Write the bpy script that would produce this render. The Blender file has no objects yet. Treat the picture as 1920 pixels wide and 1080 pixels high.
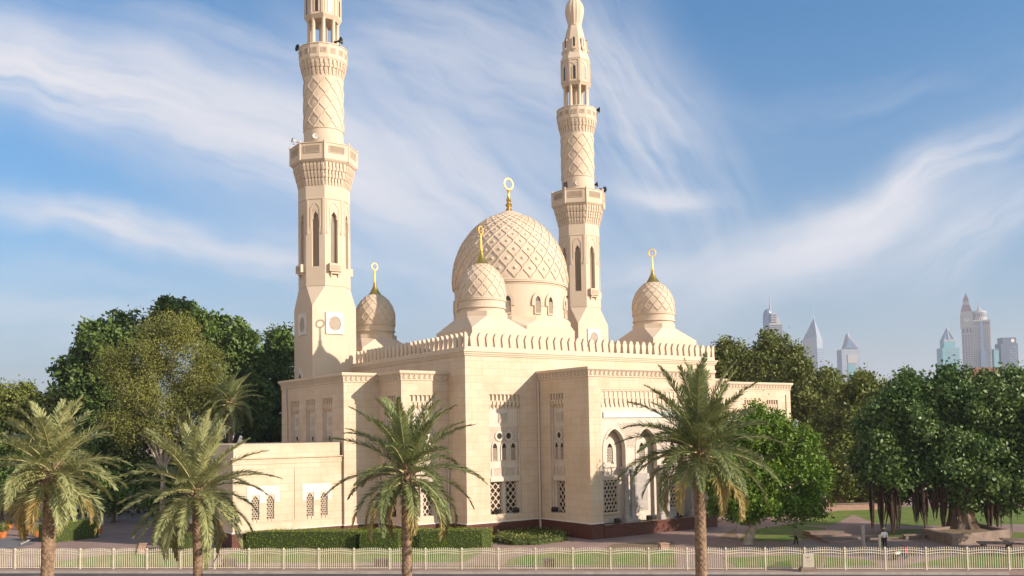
import bpy, bmesh, math, random
import numpy as np
from mathutils import Vector, Matrix
random.seed(7); rng = np.random.default_rng(11)
sc = bpy.context.scene; COL = sc.collection
R = math.radians; PI = math.pi

# ------------------------------------------------------------------ camera
F = 1733.94; YAW = -0.6114; PITCH = 0.0531; ROLL = -0.0168; SHY = 175.22
CAM = Vector((-51.599, -82.158, 11.265))
cy_, sy_ = math.cos(YAW), math.sin(YAW)
RIGHT0 = Vector((cy_, sy_, 0)); FWD0 = Vector((-sy_, cy_, 0)); Z0 = Vector((0, 0, 1))
fwd = math.cos(PITCH)*FWD0 + math.sin(PITCH)*Z0
up1 = -math.sin(PITCH)*FWD0 + math.cos(PITCH)*Z0
rgt = math.cos(ROLL)*RIGHT0 + math.sin(ROLL)*up1
upv = -math.sin(ROLL)*RIGHT0 + math.cos(ROLL)*up1
cd = bpy.data.cameras.new('camera'); cam = bpy.data.objects.new('camera', cd); COL.objects.link(cam)
m = Matrix((rgt, upv, -fwd)).transposed().to_4x4(); m.translation = CAM
cam.matrix_world = m
cd.sensor_width = 36; cd.lens = F/1920*36; cd.shift_y = SHY/1920
cd.clip_start = 0.5; cd.clip_end = 20000
sc.camera = cam

def ray(u, v):
    a = (u-960)/F; b = -(v-540-SHY)/F
    return rgt*a + upv*b + fwd
def at(u, v, dist):                       # a surveyed point at a horizontal distance along the heading
    d = ray(u, v); return CAM + d*(dist/d.dot(FWD0))
def gp(u, v, z=0.0):                      # a surveyed point on the ground
    d = ray(u, v); return CAM + d*((z-CAM.z)/d.z)

# ------------------------------------------------------------------ light
SUN = Vector((0.465, -0.86, 0.39)).normalized()
EL = math.asin(SUN.z); AZ = math.atan2(SUN.x, SUN.y)
sl = bpy.data.lights.new('sun', 'SUN'); sun = bpy.data.objects.new('sun', sl); COL.objects.link(sun)
sl.energy = 3.5; sl.angle = R(0.5); sl.color = (1.0, 0.855, 0.745)
sun.rotation_euler = SUN.to_track_quat('Z', 'Y').to_euler(); sun.location = (40, -80, 90)
vs = sc.view_settings; vs.view_transform = 'Standard'; vs.look = 'None'; vs.exposure = 1.28; vs.gamma = 1; vs.use_curve_mapping = False

class NT:                                  # small helper to wire shader nodes
    def __init__(s, tree): s.t = tree; s.t.nodes.clear()
    def n(s, typ, **k):
        nd = s.t.nodes.new(typ)
        for a, b in k.items():
            if a == 'inp':
                for i, v in b.items():
                    if hasattr(v, 'is_output'): s.t.links.new(v, nd.inputs[i])
                    else: nd.inputs[i].default_value = v
            else: setattr(nd, a, b)
        return nd
    def math(s, op, a, b=0.0, c=0.0, clamp=False):
        return s.n('ShaderNodeMath', operation=op, use_clamp=clamp, inp={0: a, 1: b, 2: c}).outputs[0]
    def mix(s, f, a, b, mode='MIX'):
        nd = s.n('ShaderNodeMix', data_type='RGBA', blend_type=mode, inp={0: f, 6: a, 7: b}); return nd.outputs[2]
    def ramp(s, f, lo, hi):
        nd = s.n('ShaderNodeMapRange', interpolation_type='SMOOTHSTEP', inp={0: f, 1: lo, 2: hi, 3: 0.0, 4: 1.0}); return nd.outputs[0]

W = bpy.data.worlds.new('World'); sc.world = W; W.use_nodes = True
w = NT(W.node_tree)
sky = w.n('ShaderNodeTexSky', sky_type='NISHITA', sun_disc=False, sun_elevation=EL, sun_rotation=AZ, altitude=10, air_density=1.0, dust_density=1.3, ozone_density=1.6)
tc = w.n('ShaderNodeTexCoord')
dirv = tc.outputs['Generated']
def dot(v): return w.n('ShaderNodeVectorMath', operation='DOT_PRODUCT', inp={0: dirv, 1: v}).outputs['Value']
e0 = w.math('MAXIMUM', dot(tuple(FWD0)), 0.12)
tx = w.math('DIVIDE', dot(tuple(RIGHT0)), e0)
ty = w.math('DIVIDE', dot((0, 0, 1)), e0)
xy = w.n('ShaderNodeCombineXYZ', inp={0: tx, 1: ty}).outputs[0]
wrp = w.n('ShaderNodeTexNoise', inp={'Vector': xy, 'Scale': 5.0, 'Detail': 4.0, 'Roughness': 0.55})
wv = w.n('ShaderNodeVectorMath', operation='SUBTRACT', inp={0: wrp.outputs['Color'], 1: (0.5, 0.5, 0.5)}).outputs[0]
wv = w.n('ShaderNodeVectorMath', operation='SCALE', inp={0: wv, 'Scale': 0.085}).outputs[0]
xyw = w.n('ShaderNodeVectorMath', operation='ADD', inp={0: xy, 1: wv}).outputs[0]
def band(px, py, ang, length, width, amt, lo, hi, seed, nsx=2.4, nsy=20.0):
    # a streak of cirrus: centre (heading tangent, elevation tangent), slope, half length, half width
    x0 = (px-960)/1734; y0 = (800-py)/1734
    mp = w.n('ShaderNodeMapping', vector_type='TEXTURE', inp={'Vector': xyw, 'Location': (x0, y0, 0), 'Rotation': (0, 0, R(ang)), 'Scale': (length/1734, width/1734, 1)}).outputs[0]
    ln = w.n('ShaderNodeVectorMath', operation='LENGTH', inp={0: mp}).outputs['Value']
    g = w.math('EXPONENT', w.math('MULTIPLY', w.math('POWER', ln, 2.0), -1.0))
    mr = w.n('ShaderNodeMapping', vector_type='TEXTURE', inp={'Vector': xyw, 'Location': (seed, seed*0.7, seed), 'Rotation': (0, 0, R(ang)), 'Scale': (1/nsx, 1/nsy, 1)}).outputs[0]
    nz = w.n('ShaderNodeTexNoise', inp={'Vector': mr, 'Scale': 1.6, 'Detail': 8.0, 'Roughness': 0.58}).outputs['Fac']
    return w.math('MULTIPLY', w.math('MULTIPLY', g, amt), w.ramp(nz, lo, hi))
bands = [band(170, 120, -19, 620, 92, 1.05, .12, .62, 1.3), band(560, 265, -24, 360, 120, .95, .12, .66, 2.9), band(130, 60, -20, 420, 60, .6, .2, .66, 16.4),
         band(240, 412, -11, 330, 34, .95, .2, .62, 4.1), band(540, 470, -12, 300, 40, .6, .2, .66, 6.3),
         band(860, 330, -48, 330, 170, .72, .10, .70, 5.7), band(930, 110, -20, 330, 140, .62, .12, .72, 21.7), band(1190, 190, -62, 300, 105, .75, .22, .68, 7.7), band(1250, 368, -14, 90, 24, .9, .15, .6, 8.8),
         band(1700, 370, 27, 300, 46, .95, .16, .60, 9.1), band(1590, 440, 17, 240, 56, .85, .16, .62, 10.9),
         band(1830, 455, 32, 190, 46, .80, .2, .62, 12.3), band(1560, 510, 12, 260, 40, .5, .2, .68, 13.9),
         band(1250, 520, 6, 170, 50, .6, .2, .66, 14.4), band(230, 560, -5, 520, 70, .55, .2, .68, 15.2), band(560, 60, -14, 480, 45, .4, .3, .68, 17.4), band(1640, 180, 10, 400, 60, .14, .3, .7, 19.4)]
cs = bands[0]
for b in bands[1:]:
    cs = w.math('SUBTRACT', w.math('ADD', cs, b), w.math('MULTIPLY', cs, b))
cs = w.math('MULTIPLY', cs, w.ramp(dot((0, 0, 1)), 0.005, 0.05), clamp=True)
skyc = w.n('ShaderNodeHueSaturation', inp={'Saturation': 1.0, 'Value': 1.0, 'Color': sky.outputs[0]}).outputs[0]
skyc = w.mix(1.0, skyc, (0.098, 0.345, 0.485, 1), 'MULTIPLY')
hz = w.math('POWER', w.math('SUBTRACT', 1.0, w.math('ABSOLUTE', dot((0, 0, 1))), clamp=True), 5.5)
skyc = w.mix(w.math('MULTIPLY', hz, 0.92), skyc, (1.62, 1.33, 1.22, 1))
skyc = w.mix(w.math('MULTIPLY', cs, 0.97), skyc, (2.35, 2.30, 2.40, 1))
# unseen warm bright veil, added behind and beside the viewpoint to brighten shaded walls
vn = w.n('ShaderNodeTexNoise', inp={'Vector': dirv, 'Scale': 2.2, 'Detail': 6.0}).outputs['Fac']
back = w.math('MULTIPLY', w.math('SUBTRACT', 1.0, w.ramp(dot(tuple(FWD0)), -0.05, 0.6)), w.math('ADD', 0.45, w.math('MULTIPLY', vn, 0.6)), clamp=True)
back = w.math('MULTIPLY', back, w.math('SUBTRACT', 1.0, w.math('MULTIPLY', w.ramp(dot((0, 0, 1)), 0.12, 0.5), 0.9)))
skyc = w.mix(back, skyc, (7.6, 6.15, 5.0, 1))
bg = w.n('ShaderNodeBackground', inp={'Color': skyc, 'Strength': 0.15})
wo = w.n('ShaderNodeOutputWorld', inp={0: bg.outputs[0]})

# ------------------------------------------------------------------ materials
def mat(name, col, rough=0.8, metal=0.0, spec=0.3, var=None, vscale=1.0, bump=0.0, bscale=8.0, island=None, trans=0.0, coat=0.0, stretch=None):
    M = bpy.data.materials.new(name); M.use_nodes = True
    t = NT(M.node_tree)
    pos = t.n('ShaderNodeNewGeometry')
    P = pos.outputs['Position']
    if stretch: P = t.n('ShaderNodeMapping', inp={'Vector': P, 'Scale': stretch}).outputs[0]
    c = (*col, 1)
    if var:
        nz = t.n('ShaderNodeTexNoise', inp={'Vector': P, 'Scale': vscale, 'Detail': 6.0, 'Roughness': 0.6})
        c = t.mix(t.ramp(nz.outputs['Fac'], 0.35, 0.65), c, (*var, 1))
    if island:
        a, b = island
        c = t.mix(t.math('POWER', pos.outputs['Random Per Island'], 1.3), (*a, 1) if not var else c, (*b, 1))
        if not var:
            nz = t.n('ShaderNodeTexNoise', inp={'Vector': P, 'Scale': vscale, 'Detail': 2.0})
            c = t.mix(t.ramp(nz.outputs['Fac'], 0.35, 0.7), c, (*col, 1))
    bs = t.n('ShaderNodeBsdfPrincipled', inp={'Base Color': c, 'Roughness': rough, 'Metallic': metal, 'Specular IOR Level': spec, 'Coat Weight': coat})
    if bump:
        bn = t.n('ShaderNodeTexNoise', inp={'Vector': P, 'Scale': bscale, 'Detail': 5.0})
        bp = t.n('ShaderNodeBump', inp={'Strength': bump, 'Distance': 0.05, 'Height': bn.outputs['Fac']})
        t.t.links.new(bp.outputs[0], bs.inputs['Normal'])
    sh = bs.outputs[0]
    if trans:
        tr = t.n('ShaderNodeBsdfTranslucent', inp={'Color': c})
        sh = t.n('ShaderNodeMixShader', inp={0: trans, 1: sh, 2: tr.outputs[0]}).outputs[0]
    t.n('ShaderNodeOutputMaterial', inp={0: sh})
    return M

def stone(name, a, b, mortar, bw=1.45, rh=0.78, ms=0.014, stain=0.35, bump=0.25):
    M = bpy.data.materials.new(name); M.use_nodes = True
    t = NT(M.node_tree)
    g = t.n('ShaderNodeNewGeometry')
    sp = t.n('ShaderNodeSeparateXYZ', inp={0: g.outputs['Position']}); sn = t.n('ShaderNodeSeparateXYZ', inp={0: g.outputs['True Normal']})
    ax = t.math('GREATER_THAN', t.math('ABSOLUTE', sn.outputs[0]), t.math('ABSOLUTE', sn.outputs[1]))
    u = t.math('ADD', t.math('MULTIPLY', sp.outputs[0], t.math('SUBTRACT', 1.0, ax)), t.math('MULTIPLY', sp.outputs[1], ax))
    uv = t.n('ShaderNodeCombineXYZ', inp={0: u, 1: sp.outputs[2]}).outputs[0]
    br = t.n('ShaderNodeTexBrick', offset=0.5, inp={'Vector': uv, 'Color1': (*a, 1), 'Color2': (*b, 1), 'Mortar': (*mortar, 1), 'Scale': 1.0, 'Mortar Size': ms, 'Mortar Smooth': 0.4, 'Bias': 0.1, 'Brick Width': bw, 'Row Height': rh})
    n1 = t.n('ShaderNodeTexNoise', inp={'Vector': g.outputs['Position'], 'Scale': 0.35, 'Detail': 7.0, 'Roughness': 0.65})
    mp = t.n('ShaderNodeMapping', inp={'Vector': g.outputs['Position'], 'Scale': (1.3, 1.3, 0.12)}).outputs[0]
    n2 = t.n('ShaderNodeTexNoise', inp={'Vector': mp, 'Scale': 1.0, 'Detail': 5.0, 'Roughness': 0.6})
    c = t.mix(t.math('MULTIPLY', t.ramp(n1.outputs['Fac'], 0.42, 0.72), stain), br.outputs['Color'], (b[0]*0.80, b[1]*0.74, b[2]*0.66, 1))
    c = t.mix(t.math('MULTIPLY', t.ramp(n2.outputs['Fac'], 0.52, 0.8), stain*0.8), c, (a[0]*0.72, a[1]*0.66, a[2]*0.58, 1))
    n3 = t.n('ShaderNodeTexNoise', inp={'Vector': g.outputs['Position'], 'Scale': 14.0, 'Detail': 4.0})
    hgt = t.math('ADD', t.math('MULTIPLY', br.outputs['Fac'], -0.6), t.math('MULTIPLY', n3.outputs['Fac'], 0.35))
    bp = t.n('ShaderNodeBump', inp={'Strength': bump, 'Distance': 0.03, 'Height': hgt})
    bs = t.n('ShaderNodeBsdfPrincipled', inp={'Base Color': c, 'Roughness': 0.85, 'Specular IOR Level': 0.2, 'Normal': bp.outputs[0]})
    t.n('ShaderNodeOutputMaterial', inp={0: bs.outputs[0]})
    return M

def carved(name, col, dark, scale):
    M = bpy.data.materials.new(name); M.use_nodes = True
    t = NT(M.node_tree); g = t.n('ShaderNodeNewGeometry')
    vo = t.n('ShaderNodeTexVoronoi', feature='DISTANCE_TO_EDGE', inp={'Vector': g.outputs['Position'], 'Scale': scale})
    nz = t.n('ShaderNodeTexNoise', inp={'Vector': g.outputs['Position'], 'Scale': scale*1.7, 'Detail': 3.0})
    h = t.math('ADD', t.ramp(vo.outputs['Distance'], 0.02, 0.22), t.math('MULTIPLY', nz.outputs['Fac'], 0.4))
    c = t.mix(t.ramp(vo.outputs['Distance'], 0.02, 0.12), (*dark, 1), (*col, 1))
    bp = t.n('ShaderNodeBump', inp={'Strength': 0.7, 'Distance': 0.05, 'Height': h})
    bs = t.n('ShaderNodeBsdfPrincipled', inp={'Base Color': c, 'Roughness': 0.85, 'Specular IOR Level': 0.2, 'Normal': bp.outputs[0]})
    t.n('ShaderNodeOutputMaterial', inp={0: bs.outputs[0]})
    return M

ST = (0.55, 0.435, 0.31)
M_wall = stone('cream_ashlar', (0.565, 0.45, 0.325), (0.525, 0.405, 0.28), (0.40, 0.295, 0.19), ms=0.018, stain=0.5)
M_stone = stone('cream_render', (0.55, 0.445, 0.325), (0.54, 0.43, 0.31), (0.52, 0.41, 0.295), bw=2.6, rh=1.1, ms=0.006, stain=0.30, bump=0.15)
M_pale = mat('pale_limestone', (0.54, 0.46, 0.365), var=(0.49, 0.41, 0.315), vscale=1.2, bump=0.2, rough=0.8)
M_white = mat('white_plaster', (0.62, 0.56, 0.48), var=(0.57, 0.51, 0.43), vscale=0.8)
M_carve = carved('carved_stone', (0.52, 0.435, 0.34), (0.38, 0.30, 0.22), 5.0)
M_carvef = carved('carved_stone_fine', (0.54, 0.46, 0.36), (0.38, 0.30, 0.22), 9.0)
M_banner = mat('pale_green_marble', (0.50, 0.53, 0.46), var=(0.42, 0.47, 0.42), vscale=2.5, rough=0.5)
M_marble = mat('grey_marble', (0.36, 0.325, 0.285), var=(0.30, 0.265, 0.23), vscale=2.0, rough=0.45)
M_plinth = mat('red_granite', (0.105, 0.036, 0.022), var=(0.075, 0.026, 0.016), vscale=3.0, rough=0.35, spec=0.4)
M_dark = mat('dark_glass', (0.034, 0.023, 0.016), rough=0.25, spec=0.5)
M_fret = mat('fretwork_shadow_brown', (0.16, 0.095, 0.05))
M_gold = mat('gold', (0.80, 0.52, 0.12), rough=0.32, metal=1.0, bump=0.1, bscale=5)
M_goldring = mat('pale_gold', (0.86, 0.54, 0.13), rough=0.5, metal=0.8)
M_pipe = mat('cream_painted_metal', (0.50, 0.42, 0.33), rough=0.5)
M_fence = mat('cream_paint', (0.66, 0.585, 0.42), rough=0.5, var=(0.56, 0.48, 0.34), vscale=2.0)
M_black = mat('black_metal', (0.02, 0.02, 0.022), rough=0.4)
M_grey = mat('grey_plastic', (0.33, 0.32, 0.30), rough=0.5)
M_whitem = mat('white_metal', (0.55, 0.52, 0.47), rough=0.45)

# ------------------------------------------------------------------ mesh builder
class MB:
    def __init__(s): s.v = []; s.f = []; s.mi = []; s.m = 0
    def add(s, vs, fs):
        o = len(s.v); s.v += [tuple(v) for v in vs]
        for f in fs: s.f.append(tuple(i+o for i in f)); s.mi.append(s.m)
        return s
    def box(s, x0, x1, y0, y1, z0, z1):
        return s.add([(x0,y0,z0),(x1,y0,z0),(x1,y1,z0),(x0,y1,z0),(x0,y0,z1),(x1,y0,z1),(x1,y1,z1),(x0,y1,z1)],
              [(0,3,2,1),(4,5,6,7),(0,1,5,4),(1,2,6,5),(2,3,7,6),(3,0,4,7)])
    def hexa(s, b, t):                      # four bottom and four top corners
        return s.add(list(b)+list(t), [(3,2,1,0),(4,5,6,7),(0,1,5,4),(1,2,6,5),(2,3,7,6),(3,0,4,7)])
    def prism(s, poly, y0, y1):             # (x, z) outline extruded along y
        n = len(poly)
        vs = [(x, y0, z) for x, z in poly] + [(x, y1, z) for x, z in poly]
        return s.add(vs, [tuple(range(n)), tuple(range(2*n-1, n-1, -1))] + [(i, (i+1) % n, n+(i+1) % n, n+i) for i in range(n)])
    def rings(s, rs, cap=True):             # a list of closed rings of equal length
        n = len(rs[0]); o = len(s.v)
        for r_ in rs: s.v += [tuple(p) for p in r_]
        for k in range(len(rs)-1):
            for i in range(n):
                s.f.append((o+k*n+i, o+k*n+(i+1) % n, o+(k+1)*n+(i+1) % n, o+(k+1)*n+i)); s.mi.append(s.m)
        if cap:
            s.f.append(tuple(o+i for i in range(n-1, -1, -1))); s.mi.append(s.m)
            s.f.append(tuple(o+(len(rs)-1)*n+i for i in range(n))); s.mi.append(s.m)
        return s
    def lathe(s, prof, n=32, c=(0, 0), ph=0.0, cap=True):
        return s.rings([[(c[0]+r_*math.cos(ph+2*PI*i/n), c[1]+r_*math.sin(ph+2*PI*i/n), z) for i in range(n)] for r_, z in prof], cap)
    def tube(s, pts, rad, n=8):
        pts = [Vector(p) for p in pts]; rs = []
        if not hasattr(rad, '__len__'): rad = [rad]*len(pts)
        a = Vector((0.31, 0.77, 0.55))
        for i, p in enumerate(pts):
            t = (pts[min(i+1, len(pts)-1)] - pts[max(i-1, 0)]).normalized()
            u = t.cross(a).normalized(); vv = t.cross(u)
            rs.append([p + rad[i]*(math.cos(2*PI*k/n)*u + math.sin(2*PI*k/n)*vv) for k in range(n)])
        return s.rings(rs)
    def bar(s, a, b, wid, y0, y1):          # flat bar in the xz plane
        a = Vector((a[0], 0, a[1])); b = Vector((b[0], 0, b[1])); d = (b-a)
        if d.length < 1e-4: return s
        d.normalize(); q = Vector((-d.z, 0, d.x))*wid/2
        return s.prism([((a-q).x, (a-q).z), ((b-q).x, (b-q).z), ((b+q).x, (b+q).z), ((a+q).x, (a+q).z)], y0, y1)
    def xform(s, M): s.v = [tuple(M @ Vector(v)) for v in s.v]; return s
    def mesh(s, name, mats, smooth=False, fix=True):
        me = bpy.data.meshes.new(name); me.from_pydata(s.v, [], s.f)
        for q in (mats if isinstance(mats, (list, tuple)) else [mats]): me.materials.append(q)
        me.polygons.foreach_set('material_index', s.mi)
        if fix:
            bm = bmesh.new(); bm.from_mesh(me); bmesh.ops.recalc_face_normals(bm, faces=bm.faces); bm.to_mesh(me); bm.free()
        if smooth:
            me.polygons.foreach_set('use_smooth', [True]*len(me.polygons)); me.set_sharp_from_angle(angle=R(38))
        me.update(); return me
    def build(s, name, mats, parent=None, M=None, smooth=False, fix=True):
        return link(s.mesh(name, mats, smooth, fix), name, parent, M)
def link(me, name, parent=None, M=None):
    o = bpy.data.objects.new(name, me); COL.objects.link(o)
    if parent: o.parent = parent
    if M is not None: o.matrix_local = M
    return o
def thing(name, label, cat, loc=(0, 0, 0), rz=0.0, group=None):
    o = bpy.data.objects.new(name, None); COL.objects.link(o); o.location = loc; o.rotation_euler = (0, 0, rz)
    o['label'] = label; o['category'] = cat
    if group: o['group'] = group
    return o
def tag(o, label, cat, group=None):
    o['label'] = label; o['category'] = cat
    if group: o['group'] = group
    return o
def struct(o): o['kind'] = 'structure'; return o
def dup(o, parent=None):
    c = o.copy(); COL.objects.link(c)
    if parent: c.parent = parent
    for ch in list(o.children): dup(ch, c)
    return c
def frame(origin, xdir):                    # local x along the wall, local -y outward, z up
    x = Vector((xdir[0], xdir[1], 0)).normalized(); z = Z0; y = z.cross(x)
    M = Matrix((x, y, z)).transposed().to_4x4(); M.translation = Vector(origin); return M

def wall(mb, x0, x1, z0, z1, holes=(), depth=0.5):   # in the local frame: front at y=0, openings with reveals going to +y
    xs = sorted({x0, x1, *[h[0] for h in holes], *[h[1] for h in holes]}); zs = sorted({z0, z1, *[h[2] for h in holes], *[h[3] for h in holes]})
    for i in range(len(xs)-1):
        for j in range(len(zs)-1):
            cx, cz = (xs[i]+xs[i+1])/2, (zs[j]+zs[j+1])/2
            if any(h[0] < cx < h[1] and h[2] < cz < h[3] for h in holes): continue
            mb.add([(xs[i],0,zs[j]),(xs[i+1],0,zs[j]),(xs[i+1],0,zs[j+1]),(xs[i],0,zs[j+1])], [(0,1,2,3)])
    for a, b, c, d in holes:
        mb.add([(a,0,c),(b,0,c),(b,0,d),(a,0,d),(a,depth,c),(b,depth,c),(b,depth,d),(a,depth,d)], [(0,1,5,4),(1,2,6,5),(2,3,7,6),(3,0,4,7)])
    return mb
def sweep(mb, path, prof, closed=False):    # profile (outward offset, z) swept along a plan path, outward on its right hand
    n = len(path); P = [Vector((p[0], p[1])) for p in path]; offs = []
    for i in range(n):
        nn = []
        if i > 0 or closed:
            d = (P[i]-P[i-1]).normalized(); nn.append(Vector((d.y, -d.x)))
        if i < n-1 or closed:
            d = (P[(i+1) % n]-P[i]).normalized(); nn.append(Vector((d.y, -d.x)))
        o = nn[0] if len(nn) == 1 else (nn[0]+nn[1])/(1+nn[0].dot(nn[1]))
        offs.append(o)
    k = len(prof); o0 = len(mb.v)
    for i in range(n):
        for r_, z in prof: q = P[i]+offs[i]*r_; mb.v.append((q.x, q.y, z))
    for i in range(n if closed else n-1):
        j = (i+1) % n
        for a in range(k-1):
            mb.f.append((o0+i*k+a, o0+j*k+a, o0+j*k+a+1, o0+i*k+a+1)); mb.mi.append(mb.m)
    return mb
def grille(mb, x0, x1, z0, z1, y0, y1, cw=0.42, ch=0.8, bw=0.085, clip=None):
    # crossing diagonal bars with an oval knot where they meet
    w_, h_ = x1-x0, z1-z0; sl_ = ch/cw
    def seg(c, sgn):
        xa, xb = 0.0, w_
        za = c + sgn*sl_*xa; zb = c + sgn*sl_*xb
        pts = []
        t0, t1 = 0.0, 1.0
        dz = zb-za
        if abs(dz) > 1e-9:
            ta, tb = (0-za)/dz, (h_-za)/dz
            t0 = max(t0, min(ta, tb)); t1 = min(t1, max(ta, tb))
        if t1-t0 > 0.02: mb.bar((x0+t0*w_, z0+za+t0*dz), (x0+t1*w_, z0+za+t1*dz), bw, y0, y1)
    c = -sl_*w_ - ch
    while c < h_+sl_*w_+ch:
        seg(c, 1); seg(c+sl_*w_*0, -1); c += ch
    mb.bar((x0, z0), (x0, z1), bw, y0, y1); mb.bar((x1, z0), (x1, z1), bw, y0, y1)
    return mb
def arch_pts(cx, hw, zs, za, n=10):          # pointed arch from left springing to right springing
    pts = []
    for i in range(n+1):
        t = i/n; a = t*PI/2*0.86
        pts.append((cx-hw*(math.cos(a)-math.cos(PI/2*0.86))/(1-math.cos(PI/2*0.86)), zs+(za-zs)*math.sin(a)/math.sin(PI/2*0.86)))
    return pts + [(2*cx-x, z) for x, z in reversed(pts[:-1])]

# ------------------------------------------------------------------ the mosque
HX, HY = 37.84, 40.0
mosque = thing('mosque', 'cream stone mosque with patterned domes and toothed parapet, behind the palms', 'mosque')
ZP, ZC0, ZC, ZL = 1.54, 16.84, 17.75, 19.25
WZ0, WZ1 = 2.1, 15.3
FR_front = frame((0, 0, 0), (1, 0))          # local x = X
def fx(y): return frame((0, y, 0), (1, 0))
def fy(x, sgn=-1):                            # wall facing -X (local x runs towards -Y) or +X
    return frame((x, 0, 0), (0, -1)) if sgn < 0 else frame((x, 0, 0), (0, 1))

mb = MB()
def addwall(M, x0, x1, z0, z1, holes=()):
    t = MB(); wall(t, x0, x1, z0, z1, holes, 0.55); t.xform(M); mb.add(t.v, t.f)
W1 = (2.95, 7.05, WZ0, WZ1)
addwall(fx(0), 0, 9.54, 0, ZL, [W1])
addwall(fx(0), 9.54, 27.9, 16.9, ZL)
addwall(fx(0), 27.9, HX, 0, ZL, [(HX-7.05, HX-2.95, WZ0, WZ1)])
addwall(fy(0), -HY, 0, 0, ZL)                 # left wall, local x = -Y
addwall(fy(HX, 1), 0, HY, 0, ZL)
addwall(frame((0, HY, 0), (-1, 0)), -HX, 0, 0, ZL)
# bays and wings on both sides
BW, BL = (-4.75, -1.55, WZ0, WZ1), (-7.5, -4.9, WZ0, WZ1)   # openings: bay front (x), bay left side (-y)
addwall(fx(3.54), -5.68, 0, 0, ZC, [BW])
addwall(fy(-5.68), -8.66, -3.54, 0, ZC, [BL])
addwall(fx(8.66), -9.84, -5.68, 0, ZC)
WW = [(-23.6, -21.0, WZ0, WZ1), (-18.95, -16.3, WZ0, WZ1), (-14.25, -11.6, WZ0, WZ1)]
addwall(fy(-9.84), -26.5, -8.66, 0, ZC, WW)
addwall(frame((0, 26.5, 0), (-1, 0)), 0, 9.84, 0, ZC)
addwall(fx(3.54), HX, HX+5.68, 0, ZC, [(HX+1.55, HX+4.75, WZ0, WZ1)])
addwall(fy(HX+5.68, 1), 3.54, 8.52, 0, ZC)
RW = [(47.2, 49.6, WZ0, WZ1), (53.1, 55.7, WZ0, WZ1), (58.0, 60.6, WZ0, WZ1)]
addwall(fx(8.52), HX+5.68, 63.5, 0, ZC, RW)
addwall(fy(63.5, 1), 8.52, 26.5, 0, ZC)
addwall(frame((0, 26.5, 0), (-1, 0)), -63.5, -HX, 0, ZC)
# portal block: sides and the front with one wide recess
PX0, PX1, PY = 9.54, 27.9, -8.67
PH = (11.15, 26.3, 1.35, 15.4)
addwall(fy(PX0), 0, -PY, 0, ZC, [(2.02, 4.42, WZ0, WZ1)])
addwall(fy(PX1, 1), PY, 0, 0, ZC)
addwall(fx(PY), PX0, PX1, 0, ZC, [PH])
mb.box(12.6, 12.75, PY-0.012, PY+0.0, 0.2, 0.21)
mb.build('wall', M_wall, mosque)
# annexe
mb = MB()
AX0, AX1, AY, AZ_ = -21.63, -9.86, 9.0, 10.34
AWX = [(-19.75, -18.95), (-18.2, -17.4), (-13.95, -13.15), (-12.4, -11.6)]
addwall(fx(AY), AX0, AX1, 0, 8.27, [(a, b, 2.75, 5.2) for a, b in AWX])
addwall(fy(AX0), -24, -AY, 0, 8.27)
mb.box(AX0+0.12, AX1-0.25, AY+0.15, 23.9, 8.9, AZ_)
mb.box(-15.24, -15.16, AY-0.05, AY-0.003, 2.6, 7.8)
mb.box(-19.0, -15.16, AY-0.04, AY-0.004, 2.5, 2.58)
sweep(mb, [(AX0, 24), (AX0, AY), (AX1+0.0, AY)][::1], [(0.0, 8.27), (0.05, 8.3), (0.06, 8.78), (0.22, 8.86), (0.22, 8.95), (-0.5, 9.0)])
mb.build('annexe_wall', M_wall, mosque)
for a, b in ((-20.2, -16.8), (-14.4, -11.15)):
    q = MB()
    zt, zb = 6.1, 4.42
    cs_ = sorted([c for c in AWX if c[0] > a and c[1] < b]); x = a
    for c0, c1 in cs_: q.box(x, c0-0.02, AY-0.04, AY-0.002, zb, zt); q.box(c0-0.02, c1+0.02, AY-0.04, AY-0.002, 5.22, zt); x = c1+0.02
    q.box(x, b, AY-0.04, AY-0.002, zb, zt)
    q.build('white_plaque', M_white, mosque)
for a, b in AWX:
    q = MB(); q.box(a, b, AY+0.42, AY+0.5, 2.75, 5.2); o = q.build('window', M_dark, mosque)
    q = MB(); grille(q, a+0.03, b-0.03, 2.78, 5.0, AY+0.10, AY+0.18, 0.27, 0.44, 0.075); q.build('grille', M_stone, o)
    q = MB(); cx = (a+b)/2
    q.prism([(a, 5.2), (a, 4.75), (a+0.12, 4.75), (a+0.16, 4.95), (cx, 5.15), (b-0.16, 4.95), (b-0.12, 4.75), (b, 4.75), (b, 5.2)], AY+0.02, AY+0.3)
    q.build('arch_head', M_stone, o)
    q = MB()
    for k in (0.2, 0.6): q.box(a+k-0.05, a+k+0.05, AY-0.08, AY, 2.5, 2.75)
    q.build('sill_bracket', M_stone, o)

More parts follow.
